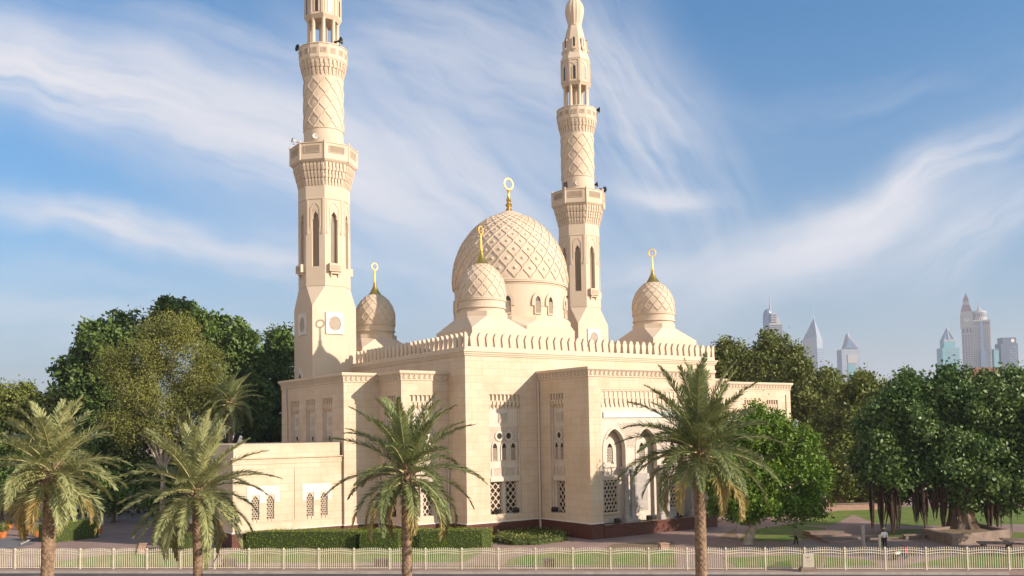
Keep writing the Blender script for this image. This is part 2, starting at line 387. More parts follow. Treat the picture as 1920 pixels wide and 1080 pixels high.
# plinth, skirting, ledge and cornices
def plinth(path, top=ZP, out=0.12):
    q = MB(); sweep(q, path, [(out, 0.0), (out, top-0.25), (out+0.05, top-0.22), (out+0.05, top), (0.0, top)]); return q.build('plinth', M_plinth, mosque)
plinth([(AX0, 24), (AX0, AY), (AX1, AY), (-9.84, AY), (-9.84, 8.66), (-5.68, 8.66), (-5.68, 3.54), (0, 3.54), (0, 0), (PX0, 0), (PX0, PY), (11.15, PY)])
plinth([(11.15, PY), (26.3, PY)], 1.35, 0.16)
plinth([(26.3, PY), (PX1, PY), (PX1, 0), (HX, 0), (HX, 3.54), (HX+5.68, 3.54), (HX+5.68, 8.52), (63.5, 8.52), (63.5, 26.5)])
q = MB(); sweep(q, [(AX0, AY+6), (AX0, AY), (AX1, AY), (-9.84, AY), (-9.84, 8.66), (-5.68, 8.66), (-5.68, 3.54), (0, 3.54), (0, 0), (PX0, 0), (PX0, PY), (11.1, PY)], [(0.0, ZP+0.002), (0.14, ZP+0.003), (0.14, ZP+0.09), (0.0, ZP+0.12)])
q.build('skirting', M_white, mosque)
LP = [(0, HY), (0, 0), (HX, 0), (HX, HY)]
q = MB(); sweep(q, LP, [(0.0, ZL-0.02), (0.10, ZL), (0.12, ZL+0.14), (0.20, ZL+0.2), (0.22, ZL+0.36), (0.32, ZL+0.42), (0.32, ZL+0.57), (-0.6, ZL+0.59)], closed=True)
q.build('ledge', M_stone, mosque)
q = MB(); q.box(0.55, HX-0.55, 0.55, HY-0.55, ZL-0.5, ZL+0.1); q.build('roof', M_stone, mosque)
def cornice(path):
    q = MB(); pr = [(0.0, ZC0-0.14), (0.09, ZC0-0.12), (0.11, ZC0-0.02), (0.05, ZC0), (0.07, ZC0+0.2), (0.15, ZC0+0.45), (0.30, ZC0+0.62), (0.33, ZC0+0.64), (0.35, ZC), (-0.4, ZC+0.003), (-0.4, ZC-0.6)]
    sweep(q, path, pr)
    P = [Vector(p) for p in path]                # carved leaf points along the cove
    for a, b in zip(P[:-1], P[1:]):
        L = (b-a).length; d = (b-a)/L; nn = Vector((d.y, -d.x)); k = max(1, round(L/0.62))
        for i in range(k):
            c = a + d*L*(i+0.5)/k
            def pt(s_, o_, z): r_ = c+d*s_+nn*o_; return (r_.x, r_.y, z)
            wd = L/k*0.36
            q.add([pt(-wd, 0.08, ZC0+0.05), pt(wd, 0.08, ZC0+0.05), pt(0, 0.31, ZC0+0.62), pt(0, 0.20, ZC0+0.10)], [(0, 1, 3), (0, 3, 2), (1, 2, 3)])
    return q.build('cornice', M_stone, mosque)
cornice([(-0.0, 26.5), (-9.84, 26.5), (-9.84, 8.66), (-5.68, 8.66), (-5.68, 3.54), (0, 3.54)])
cornice([(PX0, 0), (PX0, PY), (PX1, PY), (PX1, 0)])
cornice([(HX, 3.54), (HX+5.68, 3.54), (HX+5.68, 8.52), (63.5, 8.52), (63.5, 26.5), (HX, 26.5)])
q = MB(); q.box(-9.45, -0.01, 9.1, 26.1, ZC-0.7, ZC-0.5); q.box(-5.3, -0.01, 3.95, 9.09, ZC-0.7, ZC-0.5); q.box(PX0+.4, PX1-.4, PY+.4, -.01, ZC-0.7, ZC-0.5); q.box(HX+.01, 63.1, 8.95, 26.1, ZC-.7, ZC-.5); q.box(HX+.01, HX+5.28, 3.95, 8.94, ZC-.7, ZC-.5)
q.build('flat_roof', M_stone, mosque)

# parapet with merlons
q = MB(); PB0, PB1 = ZL+0.585, ZL+0.98
sweep(q, LP, [(0.02, PB0), (0.02, PB1), (-0.34, PB1+0.001), (-0.34, PB0)], closed=True)
q.build('parapet', M_stone, mosque)
mp_ = [(-0.24, 0), (-0.30, 0.45), (-0.36, 0.95), (-0.36, 1.05), (-0.27, 1.13), (-0.24, 1.3), (-0.14, 1.44), (0, 1.52), (0.14, 1.44), (0.24, 1.3), (0.27, 1.13), (0.36, 1.05), (0.36, 0.95), (0.30, 0.45), (0.24, 0)]
q = MB(); q.prism(mp_, -0.0, 0.32); mer = q.mesh('merlon', M_stone)
for i in range(1, 37): link(mer, 'merlon', mosque, frame((0.02+i*1.0222, -0.0, PB1-0.003), (1, 0)))
for i in range(1, 27): link(mer, 'merlon', mosque, frame((-0.0, i*1.0, PB1-0.003), (0, -1)))
for i in range(2, 14): link(mer, 'merlon', mosque, frame((HX, i*2.0, PB1-0.003), (0, 1)))
for cx, s_ in ((0.0, 1), (HX, -1)):             # corner pieces
    q = MB(); q.prism([(0, 0), (0, 1.52), (0.12, 1.52), (0.34, 1.36), (0.36, 1.15), (0.46, 1.05), (0.46, 0.95), (0.36, 0)], 0, 0.32)
    for k in range(1): q.box(-0.004, 0.32, 0.318, 0.34, 0, 1.4)
    if s_ < 0: q.v = [(-x, y, z) for x, y, z in q.v]
    q.build('corner_merlon', M_stone, mosque, Matrix.Translation((cx, -0.005, PB1-0.003)))

# tall decorated windows
def hood(q, x0, x1, zt, zb, yb, yf=0.02, pitch=0.5):
    # corbelled hood of little niches hanging from the top of a recess; yb back, yf front (local -y is outward)
    n = max(2, round((x1-x0)/pitch)); p = (x1-x0)/n; zm = zb+(zt-zb)*0.52
    q.box(x0, x1, yf+0.02, yb, zt-0.12, zt-0.002)
    q.box(x0, x1, (yf+yb)/2, yb, zm, zt-0.12)
    q.box(x0, x1, yf+0.08, yb, zm-0.05, zm+0.05)
    for i in range(n+1):
        x = x0+i*p; a, b = max(x0, x-0.07), min(x1, x+0.07)
        q.box(a, b, yf+0.05, (yf+yb)/2+0.002, zm+0.05, zt-0.12)
    for i in range(n):
        x = x0+(i+0.5)*p; h1, h2 = 0.36*p, 0.13*p
        q.hexa([(x-h2, yb-0.10, zb), (x+h2, yb-0.10, zb), (x+h2, yb, zb), (x-h2, yb, zb)], [(x-h1, yf+0.12, zm-0.35), (x+h1, yf+0.12, zm-0.35), (x+h1, yb, zm-0.35), (x-h1, yb, zm-0.35)])
        q.box(x-h1, x+h1, yf+0.12, yb, zm-0.35, zm-0.05)
    return q
def hall_window(M, x0, x1, n):
    D = 0.55; w_ = x1-x0
    q = MB()
    gx = [(x0+w_*0.07, x0+w_*0.45), (x0+w_*0.55, x0+w_*0.93)] if n == 2 else [(x0+w_*0.2, x0+w_*0.8)]
    wall(q, x0, x1, WZ0, WZ1, [(a, b, 2.4, 5.75) for a, b in gx], 0.35)
    q.v = [(x, y+D-0.02-0.12, z) for x, y, z in q.v]
    q.box(x0, x0+0.16, 0.22, D-0.142, WZ0, 13.7); q.box(x1-0.16, x1, 0.22, D-0.142, WZ0, 13.7)
    win = q.build('window', M_pale, mosque, M); Y = D-0.14
    q = MB(); hood(q, x0+0.002, x1-0.002, WZ1, 13.55, Y+0.1, 0.0, 0.5); q.build('corbelled_hood', M_stone, win)
    cx = (x0+x1)/2; s_ = 0.55
    q = MB(); q.box(cx-s_-0.05, cx+s_+0.05, Y-0.09, Y-0.001, 12.15, 13.3); q.m = 1; q.box(cx-s_+.05, cx+s_-.05, Y-0.12, Y-0.091, 12.25, 13.2); q.build('medallion', [M_pale, M_carvef], win)
    q = MB(); q.box(x0+0.2, x1-0.2, Y-0.05, Y-0.001, 8.0, 11.75); q.m = 1; q.box(x0+0.25, x1-0.25, Y-0.07, Y-0.051, 10.0, 11.7); q.box(x0+.25, x1-.25, Y-0.06, Y-0.001, 6.35, 7.3); q.build('carved_band', [M_pale, M_carve], win)
    m_ = n+1; sp = (w_-0.5)/m_
    for i in range(m_):
        c = x0+0.25+sp*(i+0.5); hw = min(0.30, sp*0.3)
        q = MB(); q.prism([(c-hw, 8.1)]+arch_pts(c, hw, 9.4, 9.95, 6)+[(c+hw, 8.1)], Y-0.056, Y-0.052); o = q.build('arched_light', M_dark, win)
        q = MB(); A1 = arch_pts(c, hw, 9.4, 9.95, 6); A2 = arch_pts(c, hw+0.14, 9.4, 10.12, 6)
        P1 = [(c-hw, 8.1)]+A1+[(c+hw, 8.1)]; P2 = [(c-hw-.14, 8.1)]+A2+[(c+hw+.14, 8.1)]
        for a in range(len(P1)-1): q.prism([P1[a], P1[a+1], P2[a+1], P2[a]], Y-0.16, Y-0.05)
        q.build('surround', M_pale, o)
        q = MB(); grille(q, c-hw, c+hw, 8.1, 9.4, Y-0.09, Y-0.058, 0.2, 0.3, 0.05); q.build('grille', M_stone, o)
    for i in range(n):
        c = x0+0.25+sp*(i+1); r0, r1 = 0.33, 0.55
        q = MB(); q.prism([(c+r0*math.cos(2*PI*k/16), 10.7+r0*math.sin(2*PI*k/16)) for k in range(16)], Y-0.076, Y-0.0715); o = q.build('roundel', M_dark, win)
        q = MB()
        for k in range(20):
            a0, a1 = 2*PI*k/20, 2*PI*(k+1)/20
            q.prism([(c+r0*math.cos(a0), 10.7+r0*math.sin(a0)), (c+r0*math.cos(a1), 10.7+r0*math.sin(a1)), (c+r1*math.cos(a1), 10.7+r1*math.sin(a1)), (c+r1*math.cos(a0), 10.7+r1*math.sin(a0))], Y-0.17, Y-0.07)
        q.build('rim', M_pale, o)
    q = MB(); q.box(x0+0.17, x1-0.17, Y-0.28, Y-0.002, 5.85, 6.25); q.box(x0+0.17, x1-0.17, Y-0.16, Y-0.002, 6.25, 6.4)
    for i in range(n+1):
        c = x0+0.55+(w_-1.1)*i/n; q.box(c-.12, c+.12, Y-0.13, Y-0.002, 6.42, 7.2)
    q.build('lintel', M_pale, win)
    for a, b in gx:
        q = MB(); q.box(a, b, D+0.17, D+0.2, 2.4, 5.75); o = q.build('pane', M_dark, win)
        q = MB(); grille(q, a+0.04, b-0.04, 2.42, 5.73, D+0.06, D+0.14, (b-a-0.08)/2, 0.82, 0.085)
        nx_ = 2; dx = (b-a-0.08)/2
        for i in range(1, 9):
            for j in range(3):
                zc = 2.42+0.41*i; xc = a+0.04+dx*(j if i % 2 == 0 else j+0.5)
                if xc < b-0.1 and xc > a+.1: q.prism([(xc-.10, zc), (xc, zc-.17), (xc+.10, zc), (xc, zc+.17)], D+0.05, D+0.135)
        q.build('grille', M_stone, win)
    q = MB(); q.box(x0, x1, 0.05, Y, WZ0, WZ0+0.28); q.build('sill', M_stone, win)
    return win
hall_window(fx(0), W1[0], W1[1], 2)
hall_window(fx(0), HX-7.05, HX-2.95, 2)
hall_window(fx(3.54), BW[0], BW[1], 2)
hall_window(fy(-5.68), BL[0], BL[1], 1)
hall_window(fx(3.54), HX+1.55, HX+4.75, 2)
hall_window(fy(PX0), 2.02, 4.42, 1)
for a, b, _, _ in WW: hall_window(fy(-9.84), a, b, 1)
for a, b, _, _ in RW: hall_window(fx(8.52), a, b, 1)

# portal front
portal = MB()
px0, px1 = PH[0], PH[1]; centers = (13.15, 17.72, 22.3); HWA = 1.46; ZS, ZA = 9.0, 11.27; YF, YB = PY+0.28, PY+1.25
edges = [px0]
xs = px0
for c in centers:
    portal.box(xs, c-HWA, YF, YF+0.5, 6.9, 12.2)
    ap = arch_pts(c, HWA, ZS, ZA, 12)
    for a, b in zip(ap[:-1], ap[1:]):
        portal.hexa([(a[0], YF, a[1]), (b[0], YF, b[1]), (b[0], YF+0.5, b[1]), (a[0], YF+0.5, a[1])], [(a[0], YF, 12.2), (b[0], YF, 12.2), (b[0], YF+0.5, 12.2), (a[0], YF+0.5, 12.2)])
    for s_ in (-1, 1):
        pass
    xs = c+HWA
portal.box(xs, px1, YF, YF+0.5, 6.9, 12.2)
portal.box(px0, px1, YF-0.02, YB, 12.2, 15.39)
portal.box(px0, px1, YB, YB+0.1, 1.35, 12.2)
portal.box(px0, px0+0.02, PY+0.02, YB, 1.36, 15.38)
portal.m = 1
for c, nx in zip(centers, [centers[1], centers[2], None]):
    if nx: portal.prism([(c+HWA+0.28, 9.3), (nx-HWA-0.28, 9.3), (nx-0.9, 11.3), (nx-0.5, 11.9), (c+0.5, 11.9), (c+0.9, 11.3)], YF-0.03, YF-0.003)
portal.m = 0
for c in centers:
    A1 = arch_pts(c, HWA, ZS, ZA, 12); A2 = arch_pts(c, HWA+0.22, ZS, ZA+0.3, 12)
    P1 = [(c-HWA, 7.2)]+A1+[(c+HWA, 7.2)]; P2 = [(c-HWA-.22, 7.2)]+A2+[(c+HWA+.22, 7.2)]
    for a in range(len(P1)-1): portal.prism([P1[a], P1[a+1], P2[a+1], P2[a]], YF-0.08, YF+0.01)
po = portal.build('portal', [M_pale, M_carve], mosque)
q = MB(); hood(q, px0+0.03, px1-0.03, 15.37, 13.6, YF-0.02, PY+0.0, 0.62); q.v = [(x, y, z) for x, y, z in q.v]; q.build('corbelled_hood', M_stone, po)
q = MB(); q.box(px0+0.45, px1-0.45, YF-0.16, YF-0.022, 12.45, 13.05); q.build('banner_slab', M_banner, po)
for c in (15.2, 20.25, 25.1):
    for dx in (-0.45, 0.45):
        q = MB(); q.lathe([(0.36, 1.9), (0.36, 2.05), (0.27, 2.15), (0.26, 6.2), (0.33, 6.3), (0.30, 6.38), (0.42, 6.95)], 16, (c+dx, YF+0.1)); q.build('column', M_marble, po, smooth=True)
    q = MB(); q.box(c-0.95, c+0.95, YF-0.35, YF+0.5, 1.36, 1.62); q.box(c-0.85, c+0.85, YF-0.27, YF+0.45, 1.62, 1.9); q.build('column_base', M_marble, po); q = MB(); q.box(c-0.92, c+0.92, YF-0.32, YF+0.45, 6.952, 7.25); q.build('impost', M_marble, po)
for k, c in enumerate(centers):
    # arched light above, grilled window below
    q = MB(); q.prism([(c-0.42, 7.75)]+arch_pts(c, 0.42, 8.9, 9.75, 8)+[(c+0.42, 7.75)], YB-0.015, YB-0.005); o = q.build('window', M_dark, po)
    q = MB(); grille(q, c-0.4, c+0.4, 7.8, 9.3, YB-0.12, YB-0.03, 0.26, 0.34, 0.07)
    A1 = arch_pts(c, 0.42, 8.9, 9.75, 8); A2 = arch_pts(c, 0.85, 8.95, 10.45, 8)
    P1 = [(c-.42, 7.75)]+A1+[(c+.42, 7.75)]; P2 = [(c-.85, 7.3)]+A2+[(c+.85, 7.3)]
    for a in range(len(P1)-1): q.prism([P1[a], P1[a+1], P2[a+1], P2[a]], YB-0.22, YB-0.02)
    q.box(c-.85, c+.85, YB-.23, YB-.02, 7.2, 7.6)
    q = q.build('surround', M_pale, po)
    if k != 1:
        q = MB(); q.box(c-1.0, c+1.0, YB-0.02, YB-0.008, 2.5, 5.85); o = q.build('window', M_dark, po)
        q = MB(); grille(q, c-0.95, c+0.95, 2.55, 5.8, YB-0.16, YB-0.06, 0.48, 0.82, 0.10); q.box(c-1.15, c-1.0, YB-.2, YB-.005, 2.4, 5.95); q.box(c+1.0, c+1.15, YB-.2, YB-.005, 2.4, 5.95); q.box(c-1.15, c+1.15, YB-.2, YB-.005, 5.86, 6.1); q.box(c-1.15, c+1.15, YB-.25, YB-.005, 2.3, 2.5)
        q.build('grille', M_stone, po)
        q = MB(); q.box(c-1.25, c+1.25, YB-.3, YB-.006, 6.1, 6.4); q.box(c-.9, c-.3, YB-.12, YB-.006, 6.4, 7.1); q.box(c+.3, c+.9, YB-.12, YB-.006, 6.4, 7.1); q.build('lintel', M_pale, po)
    else:
        q = MB(); q.box(c-0.9, c+0.9, YB-0.06, YB-0.005, 2.4, 6.4)
        for i in range(4): q.box(c-.75, c+.75, YB-.09, YB-.061, 2.6+i*.95, 3.35+i*.95)
        q.build('blind_panel', M_marble, po)
# drainpipes and small grooves
for x, y, z1 in ((PX0-0.16, -0.16, 16.6), (-5.84, 8.5, 7.5), (-0.16, 3.38, 7.5)):
    q = MB(); q.tube([(x, y, 0.3), (x, y, z1)], 0.13, 10)
    for z in (2.5, 6.0, 10.0, 14.0):
        if z < z1: q.box(x-.17, x+.17, y-.15, y+.15, z, z+.08)
    q.build('drainpipe', M_pipe, mosque, smooth=True)
q = MB(); q.tube([(-9.95, 24.6, 17.2), (-9.98, 24.6, 16.2), (-9.93, 24.4, 13.0), (-9.93, 24.3, 9.0)], 0.06, 6); q.build('cable', M_grey, mosque)
q = MB(); q.box(62.3, 62.5, 8.5, 8.515, 9.5, 16.0); q.build('groove_strip', M_dark, mosque)

# ------------------------------------------------------------------ domes
def interp(prof):
    P = [Vector((r_, z)) for r_, z in prof]; L = [0.0]
    for a, b in zip(P[:-1], P[1:]): L.append(L[-1]+(b-a).length)
    def f(s_):
        s_ = max(0.0, min(L[-1]-1e-6, s_))
        for i in range(len(P)-1):
            if s_ <= L[i+1]: t = (s_-L[i])/(L[i+1]-L[i]); return P[i].lerp(P[i+1], t)
    return f, L[-1]
def smoothprof(prof, n=5):                    # Catmull-Rom through profile points
    P = [Vector(p) for p in prof]; P = [2*P[0]-P[1]]+P+[2*P[-1]-P[-2]]; out = []
    for i in range(1, len(P)-2):
        for k in range(n):
            t = k/n; a, b, c, d = P[i-1:i+3]
            out.append(tuple(0.5*((2*b)+(c-a)*t+(2*a-5*b+4*c-d)*t*t+(3*b-a-3*c+d)*t**3)))
    return out+[tuple(P[-2])]
def lattice(mb, prof, n, k, s0, s1, wid, hgt, boss=0.0, ogee=0.10, phase=0.0):
    f, L = interp(prof); s1 = min(s1, L)
    def frame_(s_, th):
        p = f(s_); p2 = f(s_+0.02); p1 = f(s_-0.02); t = (p2-p1)
        t = t.normalized() if t.length > 1e-6 else Vector((0, 1))
        N = Vector((t.y*math.cos(th), t.y*math.sin(th), -t.x)); P = Vector((p.x*math.cos(th), p.x*math.sin(th), p.y))
        return P, N.normalized()
    sub = 6; dth = PI/n/sub
    S = [s0]                                  # s at each step of theta
    while S[-1] < s1: S.append(S[-1]+k*max(0.15, f(S[-1]).x)*dth)
    for i in range(n):
        for sg in (1, -1):
            th0 = phase+2*PI*i/n; pts = []
            for j, s_ in enumerate(S):
                cell = k*f(s_).x*PI/n
                so = s_+ogee*cell*math.sin(2*PI*j/sub)
                pts.append(frame_(max(s0, min(s1, so)), th0+sg*j*dth))
            o = len(mb.v)
            for j, (P, N) in enumerate(pts):
                T = (pts[min(j+1, len(pts)-1)][0]-pts[max(j-1, 0)][0]).normalized(); B = N.cross(T)
                sc_ = min(1.0, 0.45+0.55*f(S[j]).x/f(s0).x)
                h, wd = hgt*(1.0+0.15*sg)*sc_, wid*sc_
                mb.v += [tuple(P-B*wd/2-N*0.02), tuple(P-B*wd*.36+N*h), tuple(P+B*wd*.36+N*h), tuple(P+B*wd/2-N*0.02)]
            for j in range(len(pts)-1):
                for a in range(3): mb.f.append((o+4*j+a, o+4*j+4+a, o+4*j+5+a, o+4*j+1+a)); mb.mi.append(mb.m)
    if boss:
        rows = len(S)//sub
        for r_ in range(rows):
            j = r_*sub+0
            if j >= len(S): break
            s_ = S[j]
            if s_ < s0+0.1 or s_ > s1-0.3: continue
            for i in range(n):
                P, N = frame_(s_, phase+2*PI*(i+(0.5 if r_ % 2 == 0 else 0.0))/n)
                sc_ = f(s_).x/f(s0).x
                a = N.cross(Vector((0, 0, 1))).normalized(); b = N.cross(a); rr = boss*sc_
                rs = [[P+N*h*sc_+(a*math.cos(2*PI*q_/8)+b*math.sin(2*PI*q_/8))*rr*m_ for q_ in range(8)] for h, m_ in ((-0.02, 1.0), (0.07, 0.95), (0.14, 0.5), (0.16, 0.1))]
                mb.rings(rs)
    return mb
def ring_mesh(q, z, ro, tube_r, ang):          # an upright ring
    n, k = 28, 8; o = len(q.v)
    for i in range(n):
        a = 2*PI*i/n
        for j in range(k):
            b = 2*PI*j/k; rr = ro+tube_r*math.cos(b)
            x, y, zz = rr*math.cos(a), tube_r*0.8*math.sin(b), rr*math.sin(a)
            q.v.append((x*math.cos(ang)-y*math.sin(ang), x*math.sin(ang)+y*math.cos(ang), z+zz))
    for i in range(n):
        for j in range(k):
            q.f.append((o+i*k+j, o+((i+1) % n)*k+j, o+((i+1) % n)*k+(j+1) % k, o+i*k+(j+1) % k)); q.mi.append(q.m)
def broach(q, h, zb, z0, a, z1, z2, nbase=4):   # square (or octagon) base, sloping to a regular polygon with twice the sides
    ph = PI/nbase; Rb = h/math.cos(PI/nbase); m_ = 2*nbase; Rt = a/math.cos(PI/m_)
    b = [(Rb*math.cos(ph+2*PI*i/nbase), Rb*math.sin(ph+2*PI*i/nbase)) for i in range(nbase)]
    t = [(Rt*math.cos(PI/m_+2*PI*i/m_), Rt*math.sin(PI/m_+2*PI*i/m_)) for i in range(m_)]
    q.rings([[(*p, zb) for p in b], [(*p, z0) for p in b]], cap=False)
    o = len(q.v); q.v += [(*p, z0) for p in b]+[(*p, z1) for p in t]
    for i in range(nbase):                      # base corner i sits at angle ph+2PI i/nbase; nearest top verts 2i, 2i+1
        j = (i+1) % nbase; ta, tb = o+nbase+(2*i) % m_, o+nbase+(2*i+1) % m_
        q.f.append((o+i, tb, ta)); q.mi.append(q.m)
        q.f.append((o+i, o+j, o+nbase+(2*j) % m_, tb)); q.mi.append(q.m)
    q.rings([[(*p, z1) for p in t], [(*p, z2) for p in t]], cap=True)

def small_dome(x, y, ang):
    M = Matrix.Translation((x, y, 0))
    prof = smoothprof([(2.72, 26.25), (2.76, 27.1), (2.66, 28.05), (2.36, 28.9), (1.9, 29.6), (1.35, 30.15), (0.9, 30.5)])
    q = MB(); q.lathe(prof, 64); d = q.build('dome', M_stone, mosque, M, smooth=True)
    q = MB(); lattice(q, prof, 15, 1.35, 0.12, 4.6, 0.14, 0.075, ogee=0.05)
    q.lathe([(2.70, 26.2), (2.82, 26.25), (2.82, 26.36), (2.70, 26.42)], 64, cap=False); q.build('lattice_relief', M_stone, d)
    q = MB(); broach(q, 3.85, 19.3, 22.6, 2.75, 24.2, 24.75); q.build('base', M_stone, d)
    q = MB(); q.lathe([(2.62, 24.7), (2.62, 25.15), (2.80, 25.2), (2.80, 25.35), (2.70, 25.4), (2.70, 26.0), (2.83, 26.06), (2.83, 26.2), (2.72, 26.26)], 64); q.build('drum', M_stone, d, smooth=True)
    q = MB(); q.lathe(smoothprof([(1.22, 30.22), (0.98, 30.45), (0.62, 30.95), (0.36, 31.45), (0.16, 32.0)])+[(0.24, 32.08), (0.24, 32.2), (0.13, 32.3), (0.085, 33.7), (0.09, 33.95)], 20)
    q.m = 1; ring_mesh(q, 34.45, 0.47, 0.085, ang); q.build('finial', [M_gold, M_goldring], d, smooth=True)
    return d
small_dome(6.5, 6.5, R(25)); small_dome(33.55, 6.5, R(-35)); small_dome(6.5, 33.7, R(8)); small_dome(33.55, 33.7, R(5))

# great dome
DX, DY = 19.9, 19.9; M = Matrix.Translation((DX, DY, 0))
prof = smoothprof([(7.72, 30.45), (7.78, 31.6), (7.52, 33.6), (6.95, 35.4), (6.0, 37.1), (4.75, 38.6), (3.3, 39.75), (1.6, 40.65), (0.45, 41.15)])
q = MB(); q.lathe(prof, 96); gd = q.build('dome', M_stone, mosque, M, smooth=True)
q = MB(); lattice(q, prof, 24, 1.30, 0.25, 11.4, 0.21, 0.125, boss=0.24, ogee=0.05)
q.lathe([(7.7, 30.42), (7.86, 30.45), (7.86, 30.66), (7.7, 30.72)], 96, cap=False); q.build('lattice_relief', M_stone, gd)
q = MB(); broach(q, 8.6, 19.3, 24.4, 7.95, 25.3, 25.75, 8); q.build('base', M_stone, gd)
q = MB(); q.lathe([(7.55, 25.7), (7.55, 30.0), (7.62, 30.05), (7.62, 30.2), (7.80, 30.26), (7.80, 30.44), (7.6, 30.5)], 96); q.build('drum', M_stone, gd, smooth=True)
for k in range(8):
    for s_ in (-1, 1):
        th = k*PI/4+s_*R(7.6); ct, st_ = math.cos(th), math.sin(th)
        Mw = frame((7.52*ct, 7.52*st_, 0), (-st_, ct))
        q = MB(); q.prism([(-.38, 26.3)]+arch_pts(0, .38, 27.7, 28.45, 8)+[(.38, 26.3)], -0.06, 0.3); o = q.build('window', M_dark, gd, Mw)
        q = MB(); A1 = arch_pts(0, .38, 27.7, 28.45, 8); A2 = arch_pts(0, .86, 27.6, 29.0, 8); P1 = [(-.38, 27.2)]+A1+[(.38, 27.2)]; P2 = [(-.86, 27.2)]+A2+[(.86, 27.2)]
        for a in range(len(P1)-1): q.prism([P1[a], P1[a+1], P2[a+1], P2[a]], -0.2, 0.3)
        q.box(-.5, -.38, -.17, .3, 26.25, 27.2); q.box(.38, .5, -.17, .3, 26.25, 27.2); q.box(-.5, .5, -.2, .3, 26.1, 26.28)
        q.build('surround', M_stone, o)
        q = MB(); grille(q, -.37, .37, 26.3, 27.8, -0.11, -0.07, 0.25, 0.25, 0.05); q.build('grille', M_stone, o)
q = MB(); q.lathe([(1.15, 40.85), (0.75, 41.0), (0.5, 41.15), (0.3, 41.5), (0.22, 41.65), (0.36, 41.75), (0.46, 41.95), (0.36, 42.15), (0.18, 42.3), (0.3, 42.45), (0.36, 42.65), (0.24, 42.95), (0.15, 43.5), (0.27, 43.9), (0.29, 44.0), (0.16, 44.05)], 24)
q.m = 1; ring_mesh(q, 44.85, 0.74, 0.13, R(3)); q.build('finial', [M_gold, M_goldring], gd, smooth=True)

# ------------------------------------------------------------------ minarets
def octa(a, z, ph=PI/8): r_ = a/math.cos(PI/8); return [(r_*math.cos(ph+PI/4*i), r_*math.sin(ph+PI/4*i), z) for i in range(8)]
def ngon(a, z, n): r_ = a/math.cos(PI/n); return [(r_*math.cos(PI/n+2*PI*i/n), r_*math.sin(PI/n+2*PI*i/n), z) for i in range(n)]
def face_frame(a, k, n=8): th = 2*PI*k/n; return frame((a*math.cos(th), a*math.sin(th), 0), (-math.sin(th), math.cos(th)))
def muqarnas(q, n, a0, z0, a1, z1, rows, per):
    # tiers of little pointed niches stepping outwards from apothem a0 to a1
    for r_ in range(rows):
        za, zb = z0+(z1-z0)*r_/rows, z0+(z1-z0)*(r_+1)/rows; aa = a0+(a1-a0)*(r_+0.15)/rows; ab = a0+(a1-a0)*(r_+1.0)/rows
        q.rings([ngon(aa, za, n), ngon(aa+0.02, zb-0.12, n), ngon(ab, zb-0.10, n), ngon(ab, zb, n)])
        for k in range(n):
            M_ = face_frame(aa, k, n); L = 2*aa*math.tan(PI/n); p = L/per
            for i in range(per):
                x = -L/2+(i+0.5)*p; t = MB(); h1 = p*0.33; h0 = p*0.14
                t.hexa([(x-h0, -0.03, za-0.18), (x+h0, -0.03, za-0.18), (x+h0, 0.05, za-0.18), (x-h0, 0.05, za-0.18)], [(x-h1, -(ab-aa)*0.9, za+(zb-za)*0.5), (x+h1, -(ab-aa)*0.9, za+(zb-za)*0.5), (x+h1, 0.05, za+(zb-za)*0.5), (x-h1, 0.05, za+(zb-za)*0.5)])
                t.box(x-h1, x+h1, -(ab-aa)*0.9, 0.05, za+(zb-za)*0.5, zb-0.1)
                t.xform(M_); q.add(t.v, t.f)
def panel_grille(q, M_, x0, x1, z0, z1, cell):
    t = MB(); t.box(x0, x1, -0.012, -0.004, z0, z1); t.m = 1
    grille(t, x0, x1, z0, z1, -0.07, -0.02, cell*1.5, cell*1.5, cell*0.36)
    t.bar((x0, z0), (x1, z0), cell*.3, -0.075, -0.01); t.bar((x0, z1), (x1, z1), cell*.3, -0.075, -0.01)
    t.xform(M_); o = len(q.v); q.v += t.v
    for f_, mi in zip(t.f, t.mi): q.f.append(tuple(i+o for i in f_)); q.mi.append(mi)
